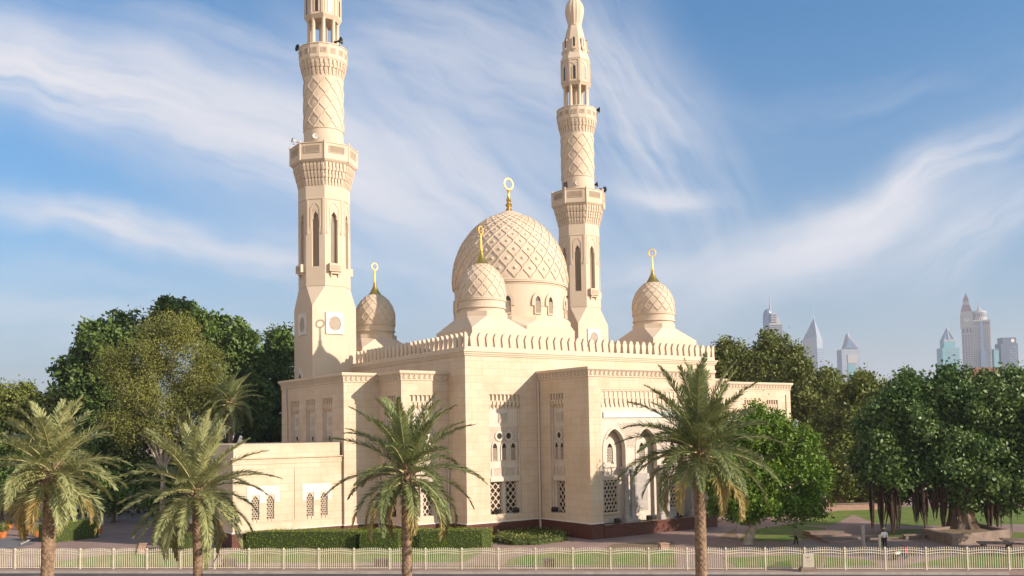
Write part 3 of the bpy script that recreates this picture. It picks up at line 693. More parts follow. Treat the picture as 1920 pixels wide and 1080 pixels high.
def make_minaret(label):
    t = thing('minaret', label, 'minaret', group='minarets beside the great dome')
    H, A = 3.0, 3.08
    q = MB()                                   # square foot broaching into the octagonal shaft
    zb0, zb1 = 26.7, 30.3; r_ = A/math.cos(PI/8)
    broach(q, H, 0.0, zb0, A-0.05, zb1, zb1+0.02); q.build('foot', M_stone, t)
    q = MB(); ax = (2*A*math.tan(PI/8))/2
    for k in range(8):
        s_ = MB(); wall(s_, -ax, ax, zb1+0.01, 44.0, [(-0.48, 0.48, 33.1 if k % 2 else 33.4, 40.4)], 0.7); s_.xform(face_frame(A, k)); q.add(s_.v, s_.f)
    shaft = q.build('shaft', M_stone, t)
    for k in range(8):
        M_ = face_frame(A, k)
        q = MB(); q.box(-.47, .47, 0.60, 0.68, 33.1 if k % 2 else 33.4, 40.4); o = q.build('window', M_dark, t, M_)
        q = MB(); grille(q, -.45, .45, 33.2, 40.3, 0.44, 0.5, 0.32, 0.42, 0.055); q.build('grille', M_stone, o)
        q = MB(); q.prism([(-.48, 40.4), (-.48, 39.2), (-.36, 39.2), (-.36, 39.7), (-.2, 39.95), (0, 40.25), (.2, 39.95), (.36, 39.7), (.36, 39.2), (.48, 39.2), (.48, 40.4)], 0.02, 0.5); q.build('arch_head', M_stone, o)
        q = MB()
        for s_ in (-1, 1):
            q.box(s_*1.02-.05, s_*1.02+.05, -.06, 0, 37.4, 41.9); q.box(s_*.62-.03, s_*.62+.03, -.05, 0, 38.2, 40.6); q.box(s_*.97-.1, s_*.97+.1, -.1, 0, 37.3, 37.6)
            q.bar((s_*.65, 40.6), (s_*.1, 41.4), .07, -.05, -.001)
        q.box(-1.07, 1.07, -.065, 0, 41.9, 42.0); q.build('carved_frame', M_stone, o)
        if k % 2 == 0:
            q = MB(); q.box(-.85, .85, -.55, 0, 32.35, 33.45); q.box(-.6, .6, -.35, 0, 32.05, 32.35)
            for x in (-.5, .5): q.hexa([(x-.06, -.05, 31.5), (x+.06, -.05, 31.5), (x+.06, 0, 31.5), (x-.06, 0, 31.5)], [(x-.1, -.3, 32.1), (x+.1, -.3, 32.1), (x+.1, 0, 32.1), (x-.1, 0, 32.1)])
            panel_grille(q, Matrix.Translation((0, -.55, 0)), -.6, .6, 32.6, 33.2, 0.16)
            q.build('sill_box', [M_stone, M_stone], o)
    q = MB(); muqarnas(q, 8, A, 44.0, 3.75, 46.7, 3, 6); q.build('muqarnas', M_stone, t)
    q = MB(); q.rings([octa(3.85, 46.7), octa(4.02, 47.0), octa(4.02, 49.45), octa(4.10, 49.5), octa(4.10, 49.62), octa(3.8, 49.63), octa(3.8, 48.6)])
    for k in range(8):
        th = PI/8+PI/4*k; r2 = 4.0/math.cos(PI/8); q.lathe([(0.10, 46.9), (0.10, 49.6), (0.16, 49.66), (0.14, 49.82), (0.05, 49.9)], 8, (r2*math.cos(th), r2*math.sin(th)))
    bal = q.build('balcony', M_stone, t)
    for k in range(8):
        q = MB(); panel_grille(q, face_frame(4.02, k), -1.05, 1.05, 48.0, 49.1, 0.2); q.build('fretwork_panel', [M_fret, M_stone], bal)
    pr2 = [(2.57, 48.6), (2.57, 58.9)]
    q = MB(); q.lathe(pr2, 48); sh2 = q.build('round_shaft', M_stone, t, smooth=True)
    q = MB(); lattice(q, [(2.57, 52.0), (2.57, 58.5)], 10, 1.34, 0.0, 6.48, 0.16, 0.085, ogee=0.05)
    q.lathe([(2.55, 51.95), (2.65, 51.98), (2.65, 52.08), (2.55, 52.1)], 48, cap=False); q.build('lattice_relief', M_stone, sh2)
    q = MB(); q.box(-.45, .45, -.06, .2, 49.6, 51.2); q.build('access_door', M_dark, sh2, face_frame(2.57, 4))
    q = MB(); muqarnas(q, 16, 2.55, 58.9, 3.0, 60.7, 2, 2); q.build('upper_muqarnas', M_stone, t)
    q = MB(); q.rings([ngon(3.02, 60.7, 16), ngon(3.1, 60.9, 16), ngon(3.1, 62.8, 16), ngon(3.17, 62.85, 16), ngon(3.17, 63.0, 16), ngon(2.9, 63.01, 16), ngon(2.9, 62.4, 16)]); ub = q.build('upper_balcony', M_stone, t)
    for k in range(16):
        q = MB(); panel_grille(q, face_frame(3.1, k, 16), -.36, .36, 61.55, 62.3, 0.2); q.build('fretwork_panel', [M_fret, M_stone], ub)
    for k in range(8):
        th = PI/8+PI/4*k; q = MB(); q.lathe([(.34, 62.9), (.34, 63.1), (.27, 63.2), (.25, 66.2), (.33, 66.35), (.36, 66.75)], 12, (1.82*math.cos(th), 1.82*math.sin(th))); q.build('column', M_stone, t, smooth=True)
    q = MB(); q.lathe([(0.55, 62.5), (0.55, 66.9)], 12); q.build('core', M_stone, t, smooth=True)
    q = MB(); q.rings([octa(1.95, 66.3), octa(2.25, 66.9), octa(2.25, 70.4), octa(2.3, 70.45), octa(2.3, 70.6), octa(1.95, 71.4), octa(1.75, 73.2), octa(1.3, 75.2), octa(0.98, 76.0)]); la = q.build('lantern', M_stone, t)
    for k in range(8):
        M_ = face_frame(2.25, k)
        q = MB(); q.prism([(-.2, 67.2)]+arch_pts(0, .2, 69.0, 69.4, 5)+[(.2, 67.2)], -.03, .1)
        q.build('slot', M_dark, la, M_)
        q = MB(); q.box(-.75, -.65, -.07, .05, 67.0, 70.2); q.box(.65, .75, -.07, .05, 67.0, 70.2); q.box(-.38, -.22, -.06, .05, 67.2, 69.2); q.box(.22, .38, -.06, .05, 67.2, 69.2); q.box(-.75, .75, -.07, .05, 70.2, 70.35)
        q.bar((-.6, 69.9), (0, 69.5), .08, -.06, .05); q.bar((.6, 69.9), (0, 69.5), .08, -.06, .05); q.build('slot_frame', M_stone, la, M_)
        M_ = face_frame(1.9, k); q = MB(); q.prism([(-.16, 72.3)]+arch_pts(0, .16, 73.4, 73.8, 5)+[(.16, 72.3)], -.04, .3); q.build('slot', M_dark, la, M_)
        q = MB(); q.box(-.3, .3, -.28, .2, 71.9, 72.25); q.hexa([(-.08, -.05, 71.5), (.08, -.05, 71.5), (.08, .1, 71.5), (-.08, .1, 71.5)], [(-.22, -.22, 71.9), (.22, -.22, 71.9), (.22, .2, 71.9), (-.22, .2, 71.9)]); q.box(-.3, -.17, -.1, .2, 72.25, 73.6); q.box(.17, .3, -.1, .2, 72.25, 73.6); q.build('slot_frame', M_stone, la, M_)
    q = MB(); n = 48                            # fluted bulb
    pr = smoothprof([(0.98, 75.9), (1.05, 76.3), (1.28, 77.2), (1.45, 78.2), (1.38, 79.2), (1.0, 80.0), (0.5, 80.5), (0.15, 81.0), (0.1, 82.5)])
    q.rings([[((r_*(1+0.035*math.cos(16*2*PI*i/n)))*math.cos(2*PI*i/n), (r_*(1+0.035*math.cos(16*2*PI*i/n)))*math.sin(2*PI*i/n), z) for i in range(n)] for r_, z in pr]); q.build('bulb', M_stone, t, smooth=True)
    q = MB(); q.lathe([(0.99, 75.85), (1.1, 75.9), (1.1, 76.1), (0.99, 76.15)], 32); q.build('bulb_ring', M_stone, t)
    # round lattice windows in white plaques on the foot
    for k, off in ((5, 0.0), (7, 0.0), (1, 0.0), (3, 0.0)):
        kk = {5: 4, 7: 6, 1: 0, 3: 2}[k]; M_ = face_frame(3.0, kk)
        q = MB(); t_ = [(0.82*math.cos(2*PI*i/24), 24.9+0.82*math.sin(2*PI*i/24)) for i in range(24)]
        sq = []
        for i in range(24):
            a = 2*PI*i/24; c_, s_ = math.cos(a), math.sin(a); m__ = max(abs(c_), abs(s_)); sq.append((1.25*c_/m__, 24.9+1.25*s_/m__))
        for i in range(24): j = (i+1) % 24; q.prism([t_[i], t_[j], sq[j], sq[i]], -0.16, 0.0)
        o = q.build('round_window', M_white, t, M_)
        q = MB(); q.prism(t_, -.03, -.005); q.build('pane', M_fret, o)
        q = MB()
        for c in np.arange(-1.2, 1.21, 0.30):
            L = 0.82**2-(c*0.7071)**2*1.0
            if L <= 0.02: continue
            L = math.sqrt(L)
            for s_ in (1, -1):
                ox, oz = c*0.7071*0.7071, c*0.7071*0.7071*s_*-1
                q.bar((ox-L*.7071, 24.9+oz-s_*L*.7071), (ox+L*.7071, 24.9+oz+s_*L*.7071), 0.075, -0.10, -0.05)
        q.build('grille', M_pale, o)
    return t
minL = make_minaret('taller looking minaret left of the great dome, its top cut off by the picture edge')
ZO = [0, 24.9, 26.7, 30.3, 33.2, 40.4, 44.0, 46.7, 49.6, 52.0, 58.5, 58.9, 60.7, 63.0, 66.3, 66.9, 70.6, 76.0, 81.0, 84.0]   # storey heights as drawn
ZN = [0, 25.2, 27.4, 30.1, 32.7, 39.9, 43.25, 46.0, 48.4, 50.8, 57.5, 58.0, 59.75, 61.8, 65.5, 66.0, 69.75, 75.6, 80.6, 83.6]   # and as surveyed
def survey(o, done=set()):
    if o.data and o.data.name not in done:
        done.add(o.data.name); co = np.empty(len(o.data.vertices)*3, np.float32); o.data.vertices.foreach_get('co', co); co = co.reshape(-1, 3)
        co[:, 2] = np.interp(co[:, 2], ZO, ZN); o.data.vertices.foreach_set('co', co.ravel()); o.data.update()
    for ch in o.children: survey(ch)
survey(minL)
minL.location = (-2.6, 30.0, 0)
minR = dup(minL); minR.location = (40.44, 30.0, 0); [bpy.data.objects.remove(o) for sh_ in minL.children for o in list(sh_.children) if o.name.startswith('access_door')]; minR['label'] = 'minaret rising behind the right of the great dome, fluted bulb on top'
q = MB(); q.prism([(-.75, 19.0), (-.75, 20.2), (0, 21.3), (.75, 20.2), (.75, 19.0)], -.12, 0); g_ = q.build('gabled_niche', M_white, minL, frame((-3.0, -0.0, 0), (0, -1)) @ Matrix.Translation((-0.9, 0, -1.4)))
q = MB(); q.prism([(-.4, 19.0), (-.4, 19.9), (0, 20.5), (.4, 19.9), (.4, 19.0)], -.14, -.121); q.build('opening', M_dark, g_)

# ------------------------------------------------------------------ ground
M_pave = mat('pink_paving', (0.30, 0.205, 0.165), var=(0.25, 0.17, 0.135), vscale=0.35, bump=0.15, bscale=6)
M_road = mat('asphalt', (0.085, 0.078, 0.072), var=(0.060, 0.056, 0.053), vscale=0.25, bump=0.2, bscale=20, rough=0.9)
M_sand = mat('dry_ground', (0.34, 0.26, 0.185), var=(0.27, 0.205, 0.145), vscale=0.05)
M_soil = mat('brown_soil', (0.17, 0.115, 0.07), var=(0.22, 0.16, 0.09), vscale=0.7, bump=0.4, bscale=9)
M_lawn = mat('lawn_green', (0.085, 0.150, 0.014), var=(0.155, 0.175, 0.030), vscale=0.45, bump=0.6, bscale=14, rough=0.9)
M_kerb = mat('pale_kerb', (0.40, 0.35, 0.29), var=(0.32, 0.28, 0.23), vscale=1.0)
M_conc = mat('warm_concrete', (0.21, 0.155, 0.115), var=(0.155, 0.115, 0.085), vscale=1.5, bump=0.2)
P0 = Vector((-24.85, -4.99)); FD = Vector((0.745, -0.667)).normalized(); FN = Vector((-FD.y, FD.x)); FN = -FN if FN.dot(Vector((CAM.x, CAM.y))-P0) < 0 else FN
def fl(t, o=0.0): p = P0+FD*t+FN*o; return (p.x, p.y)
def sheet(name, pts, z, m_):
    q = MB(); q.add([(p[0], p[1], z) for p in pts], [tuple(range(len(pts)))]); return struct(q.build(name, m_))
sheet('ground', [(-7000, -7000), (7000, -7000), (7000, 7000), (-7000, 7000)], -0.16, M_sand)
sheet('road', [fl(-400, 1.5), fl(400, 1.5), fl(400, 26), fl(-400, 26)], -0.152, M_road)
q = MB()
a, b, c, d = fl(-400, 1.3), fl(400, 1.3), fl(400, -420), fl(-400, -420)
q.hexa([(*a, -0.158), (*b, -0.158), (*c, -0.158), (*d, -0.158)], [(*a, 0), (*b, 0), (*c, 0), (*d, 0)]); struct(q.build('pavement', M_pave))
q = MB()
for k in range(-40, 60):
    a, b, c, d = fl(k*1.0+.006, 1.52), fl(k+.994, 1.52), fl(k+.994, 1.305), fl(k*1.0+.006, 1.305)
    q.hexa([(*a, -0.15), (*b, -0.15), (*c, -0.15), (*d, -0.15)], [(*a, .02), (*b, .02), (*c, .02), (*d, .02)])
struct(q.build('kerb', M_kerb))
q = MB()
for k in range(-30, 40, 6): q.add([(*fl(k, 3.0), -0.148), (*fl(k+2.6, 3.0), -0.148), (*fl(k+2.6, 3.12), -0.148), (*fl(k, 3.12), -0.148)], [(0, 1, 2, 3)])
struct(q.build('road_marking', M_whitem))
def lawn(name, px, z=0.006, m_=M_lawn): return sheet(name, [gp(u, v)[:2] for u, v in px], z, m_)
lawn('lawn', [(60, 1063), (362, 1063), (420, 1040), (340, 1030), (262, 1035), (150, 1046)])
lawn('lawn', [(418, 1056), (420, 1042), (450, 1032), (560, 1026), (690, 1020), (900, 1024), (905, 1034), (872, 1054)])
lawn('lawn', [(945, 1060), (955, 1048), (990, 1040), (1080, 1034), (1262, 1030), (1268, 1060)])
lawn('lawn', [(1352, 1046), (1500, 1040), (1545, 1042), (1540, 1062), (1380, 1063)])
lawn('lawn', [(1548, 1044), (1630, 1050), (1650, 1060), (1545, 1063)])
lawn('lawn', [(1690, 1062), (1785, 1044), (1900, 1036), (2050, 1036), (2080, 1064)])
lawn('lawn', [(1480, 985), (1570, 957), (1700, 950), (2100, 955), (2150, 980), (1700, 986), (1640, 980), (1600, 965), (1560, 985)])
lawn('lawn', [(1640, 1000), (1690, 992), (1740, 992), (1735, 1004), (1660, 1008)])
lawn('lawn', [(1385, 1015), (1400, 995), (1480, 983), (1548, 990), (1545, 1005), (1480, 1015)])
lawn('lawn', [(1895, 1012), (1900, 998), (2100, 1000), (2100, 1016)])
lawn('lawn', [(-200, 965), (-100, 940), (420, 930), (440, 968), (200, 972)], m_=M_soil)
lawn('soil_bed', [(1128, 1031), (1150, 1020), (1265, 1014), (1266, 1028), (1180, 1030)], m_=M_soil)
lawn('soil_bed', [(1345, 1010), (1380, 990), (1384, 1012)], m_=M_soil)
lawn('soil_strip', [(40, 1066.2), (40, 1063.2), (1268, 1060.4), (1268, 1066.2)], z=0.004, m_=M_conc)
lawn('driveway', [(-200, 1040), (-150, 1008), (52, 1008), (75, 1012), (58, 1022), (0, 1032)], m_=mat('pale_asphalt', (0.17, 0.16, 0.15), var=(0.13, 0.125, 0.12), vscale=0.6))

# ------------------------------------------------------------------ fence along the pavement
fence = thing('fence', 'cream metal picket fence with wavy rails along the pavement', 'fence')
def panel_mesh(L=3.03, Z=0.0):
    q = MB(); n = 17
    top = lambda x: 1.42+0.13*math.sin(PI*x/L)
    for i in range(1, n+1):
        x = L*i/(n+1); zt = top(x)+0.12; r_ = 0.019
        q.box(x-r_, x+r_, -r_, r_, 0.04, zt)
        q.rings([[(x-.045, -.02, zt), (x+.045, -.02, zt), (x+.045, .02, zt), (x-.045, .02, zt)], [(x-.004, -.004, zt+.13), (x+.004, -.004, zt+.13), (x+.004, .004, zt+.13), (x-.004, .004, zt+.13)]])
    for dz in (0.0, -0.2):
        for k in range(12):
            xa, xb = L*k/12, L*(k+1)/12
            q.prism([(xa, top(xa)+dz-.027), (xb, top(xb)+dz-.027), (xb, top(xb)+dz+.027), (xa, top(xa)+dz+.027)], -.032, .032)
    q.box(0, L, -.03, .03, 0.08, 0.14)
    return q.mesh('picket_panel', M_fence)
pm = panel_mesh()
q = MB(); q.box(-.06, .06, -.06, .06, 0, 1.62); q.rings([[(-.08, -.08, 1.62), (.08, -.08, 1.62), (.08, .08, 1.62), (-.08, .08, 1.62)], [(-.08, -.08, 1.67), (.08, -.08, 1.67), (.08, .08, 1.67), (-.08, .08, 1.67)], [(-.01, -.01, 1.78), (.01, -.01, 1.78), (.01, .01, 1.78), (-.01, .01, 1.78)]]); pstm = q.mesh('post', M_fence)
for k in range(-9, 27):
    M_ = frame((*fl(k*3.03), 0), (FD.x, FD.y)); link(pstm, 'post', fence, M_); link(pm, 'picket_panel', fence, M_)

# ------------------------------------------------------------------ foliage
def leafmat(name, a, b, col, trans=0.16, rough=0.55, spec=0.3, vs_=0.25): return mat(name, col, rough=rough, spec=spec, island=(a, b), trans=trans, vscale=vs_)
L_dark = leafmat('dark_leaves', (0.060, 0.108, 0.023), (0.143, 0.201, 0.039), (0.087, 0.137, 0.026))
L_olive = leafmat('olive_leaves', (0.162, 0.167, 0.034), (0.233, 0.232, 0.048), (0.142, 0.157, 0.034))
L_mid = leafmat('mid_green_leaves', (0.094, 0.122, 0.022), (0.199, 0.211, 0.041), (0.122, 0.142, 0.026))
L_bright = leafmat('bright_green_leaves', (0.077, 0.151, 0.009), (0.154, 0.219, 0.015), (0.092, 0.166, 0.011), trans=0.2)
L_ban = leafmat('glossy_leaves', (0.053, 0.107, 0.020), (0.160, 0.219, 0.045), (0.068, 0.127, 0.024), rough=0.5, spec=0.4)
L_yel = leafmat('yellow_leaves', (0.30, 0.26, 0.03), (0.36, 0.30, 0.05), (0.24, 0.22, 0.03))
L_hedge = leafmat('hedge_leaves', (0.175, 0.235, 0.015), (0.235, 0.285, 0.022), (0.160, 0.215, 0.014))
L_palm = leafmat('palm_leaflets', (0.265, 0.286, 0.119), (0.420, 0.407, 0.168), (0.295, 0.308, 0.129), trans=0.25, rough=0.5, vs_=0.5)
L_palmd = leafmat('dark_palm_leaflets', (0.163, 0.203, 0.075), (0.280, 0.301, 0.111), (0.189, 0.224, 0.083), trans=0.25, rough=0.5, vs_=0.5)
L_dry = leafmat('dry_leaflets', (0.32, 0.23, 0.07), (0.38, 0.28, 0.10), (0.26, 0.20, 0.06), trans=0.2)
M_bark = mat('bark', (0.16, 0.115, 0.075), var=(0.09, 0.062, 0.04), vscale=3.0, bump=0.8, bscale=5, stretch=(1, 1, .25))
M_palmbark = mat('palm_bark', (0.26, 0.175, 0.105), var=(0.13, 0.082, 0.05), vscale=5.0, bump=0.7, bscale=9)
M_rach = mat('rachis', (0.36, 0.33, 0.14), rough=0.5)
M_palebark = mat('pale_bark', (0.38, 0.32, 0.24), var=(0.24, 0.19, 0.13), vscale=2.0, bump=0.5, bscale=4)

def leaf_mesh(name, cen, dirs, nor, ln, wd, mats, mi=None):
    # diamond leaves folded a little along the midrib: centre, long axis, face normal, length, width (numpy arrays)
    n = len(cen); dirs = dirs/np.linalg.norm(dirs, axis=1, keepdims=True)
    sd = np.cross(dirs, nor); sd /= np.linalg.norm(sd, axis=1, keepdims=True)+1e-9
    up = np.cross(sd, dirs)
    a = cen-dirs*ln[:, None]/2; c = cen+dirs*ln[:, None]/2
    b = cen+sd*wd[:, None]/2+up*wd[:, None]*.12-dirs*ln[:, None]*.05; d = cen-sd*wd[:, None]/2+up*wd[:, None]*.12-dirs*ln[:, None]*.05
    V = np.stack([a, b, c, d], 1).reshape(-1, 3)
    me = bpy.data.meshes.new(name); me.vertices.add(4*n); me.vertices.foreach_set('co', V.astype(np.float32).ravel())
    me.loops.add(4*n); me.loops.foreach_set('vertex_index', np.arange(4*n, dtype=np.int32))
    me.polygons.add(n); me.polygons.foreach_set('loop_start', np.arange(0, 4*n, 4, dtype=np.int32)); me.polygons.foreach_set('loop_total', np.full(n, 4, dtype=np.int32))
    for q_ in (mats if isinstance(mats, (list, tuple)) else [mats]): me.materials.append(q_)
    if mi is not None: me.polygons.foreach_set('material_index', mi.astype(np.int32))
    me.update(calc_edges=True); return me
def unit(v): return v/(np.linalg.norm(v, axis=1, keepdims=True)+1e-9)
def crown_points(blobs, dens, spread, per, inner=0.55):
    C_, N_ = [], []
    for (c, r_) in blobs:
        c = np.array(c); r_ = np.array(r_); area = 4*PI*((r_[0]*r_[1])**1.6/3+(r_[0]*r_[2])**1.6/3+(r_[1]*r_[2])**1.6/3)**(1/1.6)
        n = max(6, int(area*dens)); d = unit(rng.normal(size=(n, 3)))
        lump = 1+0.16*np.sin(d[:, 0]*5.1+c[0])*np.sin(d[:, 1]*4.3+c[1])+0.12*np.sin(d[:, 2]*7.7+c[2]*2+d[:, 0]*6)
        rad = (inner+(1-inner)*rng.random(n)**0.45)*lump
        C_.append(c+d*r_*rad[:, None]); N_.append(d)
    C_ = np.concatenate(C_); N_ = np.concatenate(N_); k = len(C_)
    cs_ = np.repeat(C_, per, 0)+rng.normal(size=(k*per, 3))*spread*np.repeat(rng.uniform(.6, 1.3, k), per)[:, None]
    return cs_, np.repeat(N_, per, 0)
def crown(name, blobs, m_, parent, dens=0.8, spread=0.55, per=16, leaf=0.34, asp=0.5, up=0.5, inner=0.55, droop=0.0, extra=None, boost=True):
    if boost: per = int(per*2.1); leaf *= 1.18; asp = min(.62, asp*1.15)
    if boost:
        sub = []
        for c0, r0 in blobs:
            for k_ in range(17):
                dd = rng.normal(size=3); dd /= np.linalg.norm(dd); f_ = rng.uniform(.24, .38); g_ = rng.uniform(.68, .94)
                sub.append((tuple(np.array(c0)+dd*np.array(r0)*g_), tuple(np.array(r0)*f_)))
        c, nn = crown_points(sub, dens*.66, spread*.85, per, .45)
        c2, nn2 = crown_points([(b[0], tuple(np.array(b[1])*.66)) for b in blobs], dens*.7, spread, per, .5); c = np.concatenate([c, c2]); nn = np.concatenate([nn, nn2])
    else: c, nn = crown_points(blobs, dens, spread, per, inner)
    n = len(c)
    nor = unit(nn*1.0+rng.normal(size=(n, 3))*0.65+np.array([0, 0, up])); d = rng.normal(size=(n, 3))+nn*0.5-np.array([0, 0, droop])
    ln = leaf*rng.uniform(.6, 1.35, n); mi = None; mats = [m_]
    if extra is not None:
        mats = [m_, extra[0]]; mi = np.zeros(n)
        for (px_, py_, pz_, rr) in extra[1]: mi[np.linalg.norm(c-np.array([px_, py_, pz_]), axis=1) < rr*rng.uniform(.5, 1, n)] = 1
    return link(leaf_mesh(name, c, d, nor, ln, ln*asp, mats, mi), name, parent)
def limbs(name, base, blobs, r0, m_, parent, lean=(0, 0), fork=0.35, zt=None):
    q = MB(); base = Vector(base); cs_ = [Vector(b[0]) for b in blobs]; mean = sum(cs_, Vector())/len(cs_)
    top = base.lerp(Vector((mean.x, mean.y, mean.z)), fork); top.x += lean[0]; top.y += lean[1]
    mid = base.lerp(top, 0.5)+Vector((random.uniform(-.2, .2), random.uniform(-.2, .2), 0))
    q.tube([base+Vector((0, 0, -.1)), base+Vector((0, 0, .25)), mid, top], [r0*1.5, r0*1.1, r0*.9, r0*.8], 10)
    for c in cs_:
        m1 = top.lerp(c, .5)+Vector((random.uniform(-.5, .5), random.uniform(-.5, .5), random.uniform(0, .8)))
        q.tube([top, m1, c], [r0*.55, r0*.35, r0*.08], 6)
        for k in range(3):
            e = c+Vector((random.uniform(-1, 1), random.uniform(-1, 1), random.uniform(-.2, 1)))*2.0
            q.tube([m1, m1.lerp(e, .6), e], [r0*.22, r0*.14, r0*.03], 5)
    return q.build(name, m_, parent, smooth=True)
def pxblobs(lst, d):                          # (u, v, ru, rv[, dd]) surveyed in the picture at distance d -> metres
    out = []
    for t in lst:
        u, v, ru, rv = t[:4]; dd = d+(t[4] if len(t) > 4 else 0); p = at(u, v, dd); k = dd/F
        out.append(((p.x, p.y, p.z), (ru*k, ru*k*0.9, rv*k)))
    return out
def tree(name, label, cat, px, d, m_, base=None, r0=0.4, group=None, bark=None, fork=.35, **kw):
    bl = pxblobs(px, d)
    cx = sum(b[0][0] for b in bl)/len(bl); cy2 = sum(b[0][1] for b in bl)/len(bl)
    if base is None: base = (cx, cy2)
    t = thing(name, label, cat, (base[0], base[1], 0), group=group)
    bl = [((b[0][0]-base[0], b[0][1]-base[1], b[0][2]), b[1]) for b in bl]
    if 'extra' in kw and kw['extra']: kw['extra'] = (kw['extra'][0], [(x-base[0], y-base[1], z, r_) for x, y, z, r_ in kw['extra'][1]])
    limbs('trunk', (0, 0, 0), bl, r0, bark or M_bark, t, fork=fork)
    crown('crown', bl, m_, t, **kw); return t

G1 = 'trees behind the mosque on the left'
tree('tree', 'tall dark leafy tree left of the yellowish tree, highest of the left group', 'tree', [(205,665,58,70),(150,710,42,55),(260,625,50,55),(322,592,30,32),(225,760,70,80),(120,765,32,45),(180,640,30,32)], 134, L_dark, r0=.5, group=G1, dens=.62, leaf=.55)
tree('yellowish_tree', 'feathery yellow olive tree in front of the dark trees', 'tree', [(300,650,62,58),(258,700,56,62),(350,690,56,68),(300,760,80,66),(240,780,46,56),(372,770,44,50),(330,615,36,34),(215,690,30,36),(395,690,26,34)], 119, L_olive, r0=.35, group=G1, dens=1.25, leaf=.25, asp=.34, droop=.6, spread=.7, inner=.4, bark=M_palebark)
tree('tree', 'dark green tree between the yellowish tree and the left minaret', 'tree', [(440,655,44,54),(395,625,40,36),(470,690,36,60),(430,740,56,70),(365,605,28,26),(480,770,40,60)], 140, L_dark, r0=.45, group=G1, dens=.6, leaf=.55)
tree('tree', 'narrow dark tree right against the left minaret', 'tree', [(527,650,26,38),(510,700,30,50),(545,710,24,50),(525,780,40,60),(490,800,30,60)], 146, L_dark, r0=.4, group=G1, dens=.55, leaf=.55)
tree('tree', 'low brownish green tree at the far left edge', 'tree', [(30,760,52,36),(90,775,36,36),(-30,770,50,50),(20,810,70,40),(-90,780,60,70)], 128, L_mid, r0=.35, group=G1, dens=.75, leaf=.42)
tree('tree', 'shaded dark tree low behind the palm trunks at the left', 'tree', [(215,850,60,48),(300,865,60,44),(150,860,40,40),(70,850,60,40),(375,860,44,50),(250,810,60,40),(-30,860,60,50),(250,915,80,46),(340,925,70,44),(420,920,30,50),(150,905,60,34),(60,900,60,34)], 124, L_dark, r0=.3, group=G1, dens=.6, leaf=.45)
G2 = 'trees behind the mosque on the right'
tree('tree', 'lumpy olive green tree with uneven top beside the right wing', 'tree', [(1442,655,24,34),(1425,700,40,44),(1478,672,26,36),(1390,680,26,34),(1365,665,20,22),(1470,730,50,50),(1400,740,50,50),(1350,690,24,30)], 160, L_mid, r0=.45, group=G2, dens=.62, leaf=.5, spread=.75)
tree('tree', 'olive green tree with ragged top under the pointed towers', 'tree', [(1530,725,34,30),(1500,695,15,28),(1565,728,26,22),(1510,750,42,56),(1550,760,46,60),(1515,830,36,50)], 152, L_mid, r0=.45, group=G2, dens=.62, leaf=.5, spread=.75)
tree('tree', 'mid green tree between the right wing and the banyan', 'tree', [(1612,728,26,26),(1640,742,34,28),(1600,770,50,56),(1570,830,50,60),(1650,790,50,60),(1600,870,56,50),(1600,912,52,24),(1650,900,40,30)], 128, L_mid, r0=.4, group=G2, dens=.7, leaf=.42, spread=.65)
tree('bright_tree', 'round bright green tree with leaning pale trunk in front of the portal', 'tree', [(1415,815,60,46),(1475,850,58,54),(1370,850,56,56),(1520,900,42,52),(1440,900,80,56),(1345,905,48,48),(1500,945,48,30),(1400,945,70,26),(1450,800,36,26)], 90, L_bright, base=tuple(gp(1403, 1020))[:2], r0=.42, dens=1.5, leaf=.30, per=16, spread=.45, bark=M_palebark, fork=.45)
yb = [tuple(at(u, v, 88))+(r_,) for u, v, r_ in ((1752,800,1.2),(1812,822,1.0),(1800,850,.8),(1835,868,.8),(1825,895,.9),(1870,925,.7),(1860,940,.7),(1815,780,.5),(1790,870,.5),(1640,750,.5))]
bt = tree('banyan', 'huge dark glossy banyan with hanging aerial roots at the right', 'tree', [(1800,760,70,60),(1720,775,70,62),(1880,760,70,62),(1660,830,62,62),(1850,850,90,70),(1760,850,90,70),(1930,850,80,90),(1700,890,80,50),(1800,905,80,40),(1890,905,80,46),(1640,880,44,44),(1960,780,80,80),(1780,720,26,22),(1850,725,30,24),(1900,720,26,22),(1700,728,26,22),(1660,770,36,36)], 95, L_ban, base=tuple(gp(1806, 1003))[:2], r0=.4, dens=1.35, leaf=.36, per=16, spread=.5, asp=.55, extra=(L_yel, yb), fork=.45)
for o in bt.children:
    if o.name.startswith('trunk'):
        bpy.data.objects.remove(o)
        break
q = MB(); n = 40                              # fluted trunk with root flare
rs = []
for z, r_ in ((0.5, 1.75), (0.8, 1.45), (1.3, 1.22), (2.2, 1.08), (3.2, 1.1), (4.2, 1.35), (5.2, 1.9)):
    rs.append([((r_*(1+.13*math.cos(9*2*PI*i/n+z*.5)+.07*math.sin(14*2*PI*i/n-z)))*math.cos(2*PI*i/n), (r_*(1+.13*math.cos(9*2*PI*i/n+z*.5)+.07*math.sin(14*2*PI*i/n-z)))*math.sin(2*PI*i/n), z) for i in range(n)])
q.rings(rs)
for k in range(9):
    a = 2*PI*k/9+.2; q.tube([(0.6*math.cos(a), .6*math.sin(a), 4.4), (1.6*math.cos(a), 1.6*math.sin(a), 5.8), (2.4*math.cos(a), 2.4*math.sin(a), 7.0)], [.5, .34, .1], 8)
q.build('trunk', M_bark, bt, smooth=True)
M_root = mat('aerial_roots', (0.026, 0.018, 0.012), var=(0.060, 0.030, 0.015), vscale=2.0, stretch=(4, 4, .3))
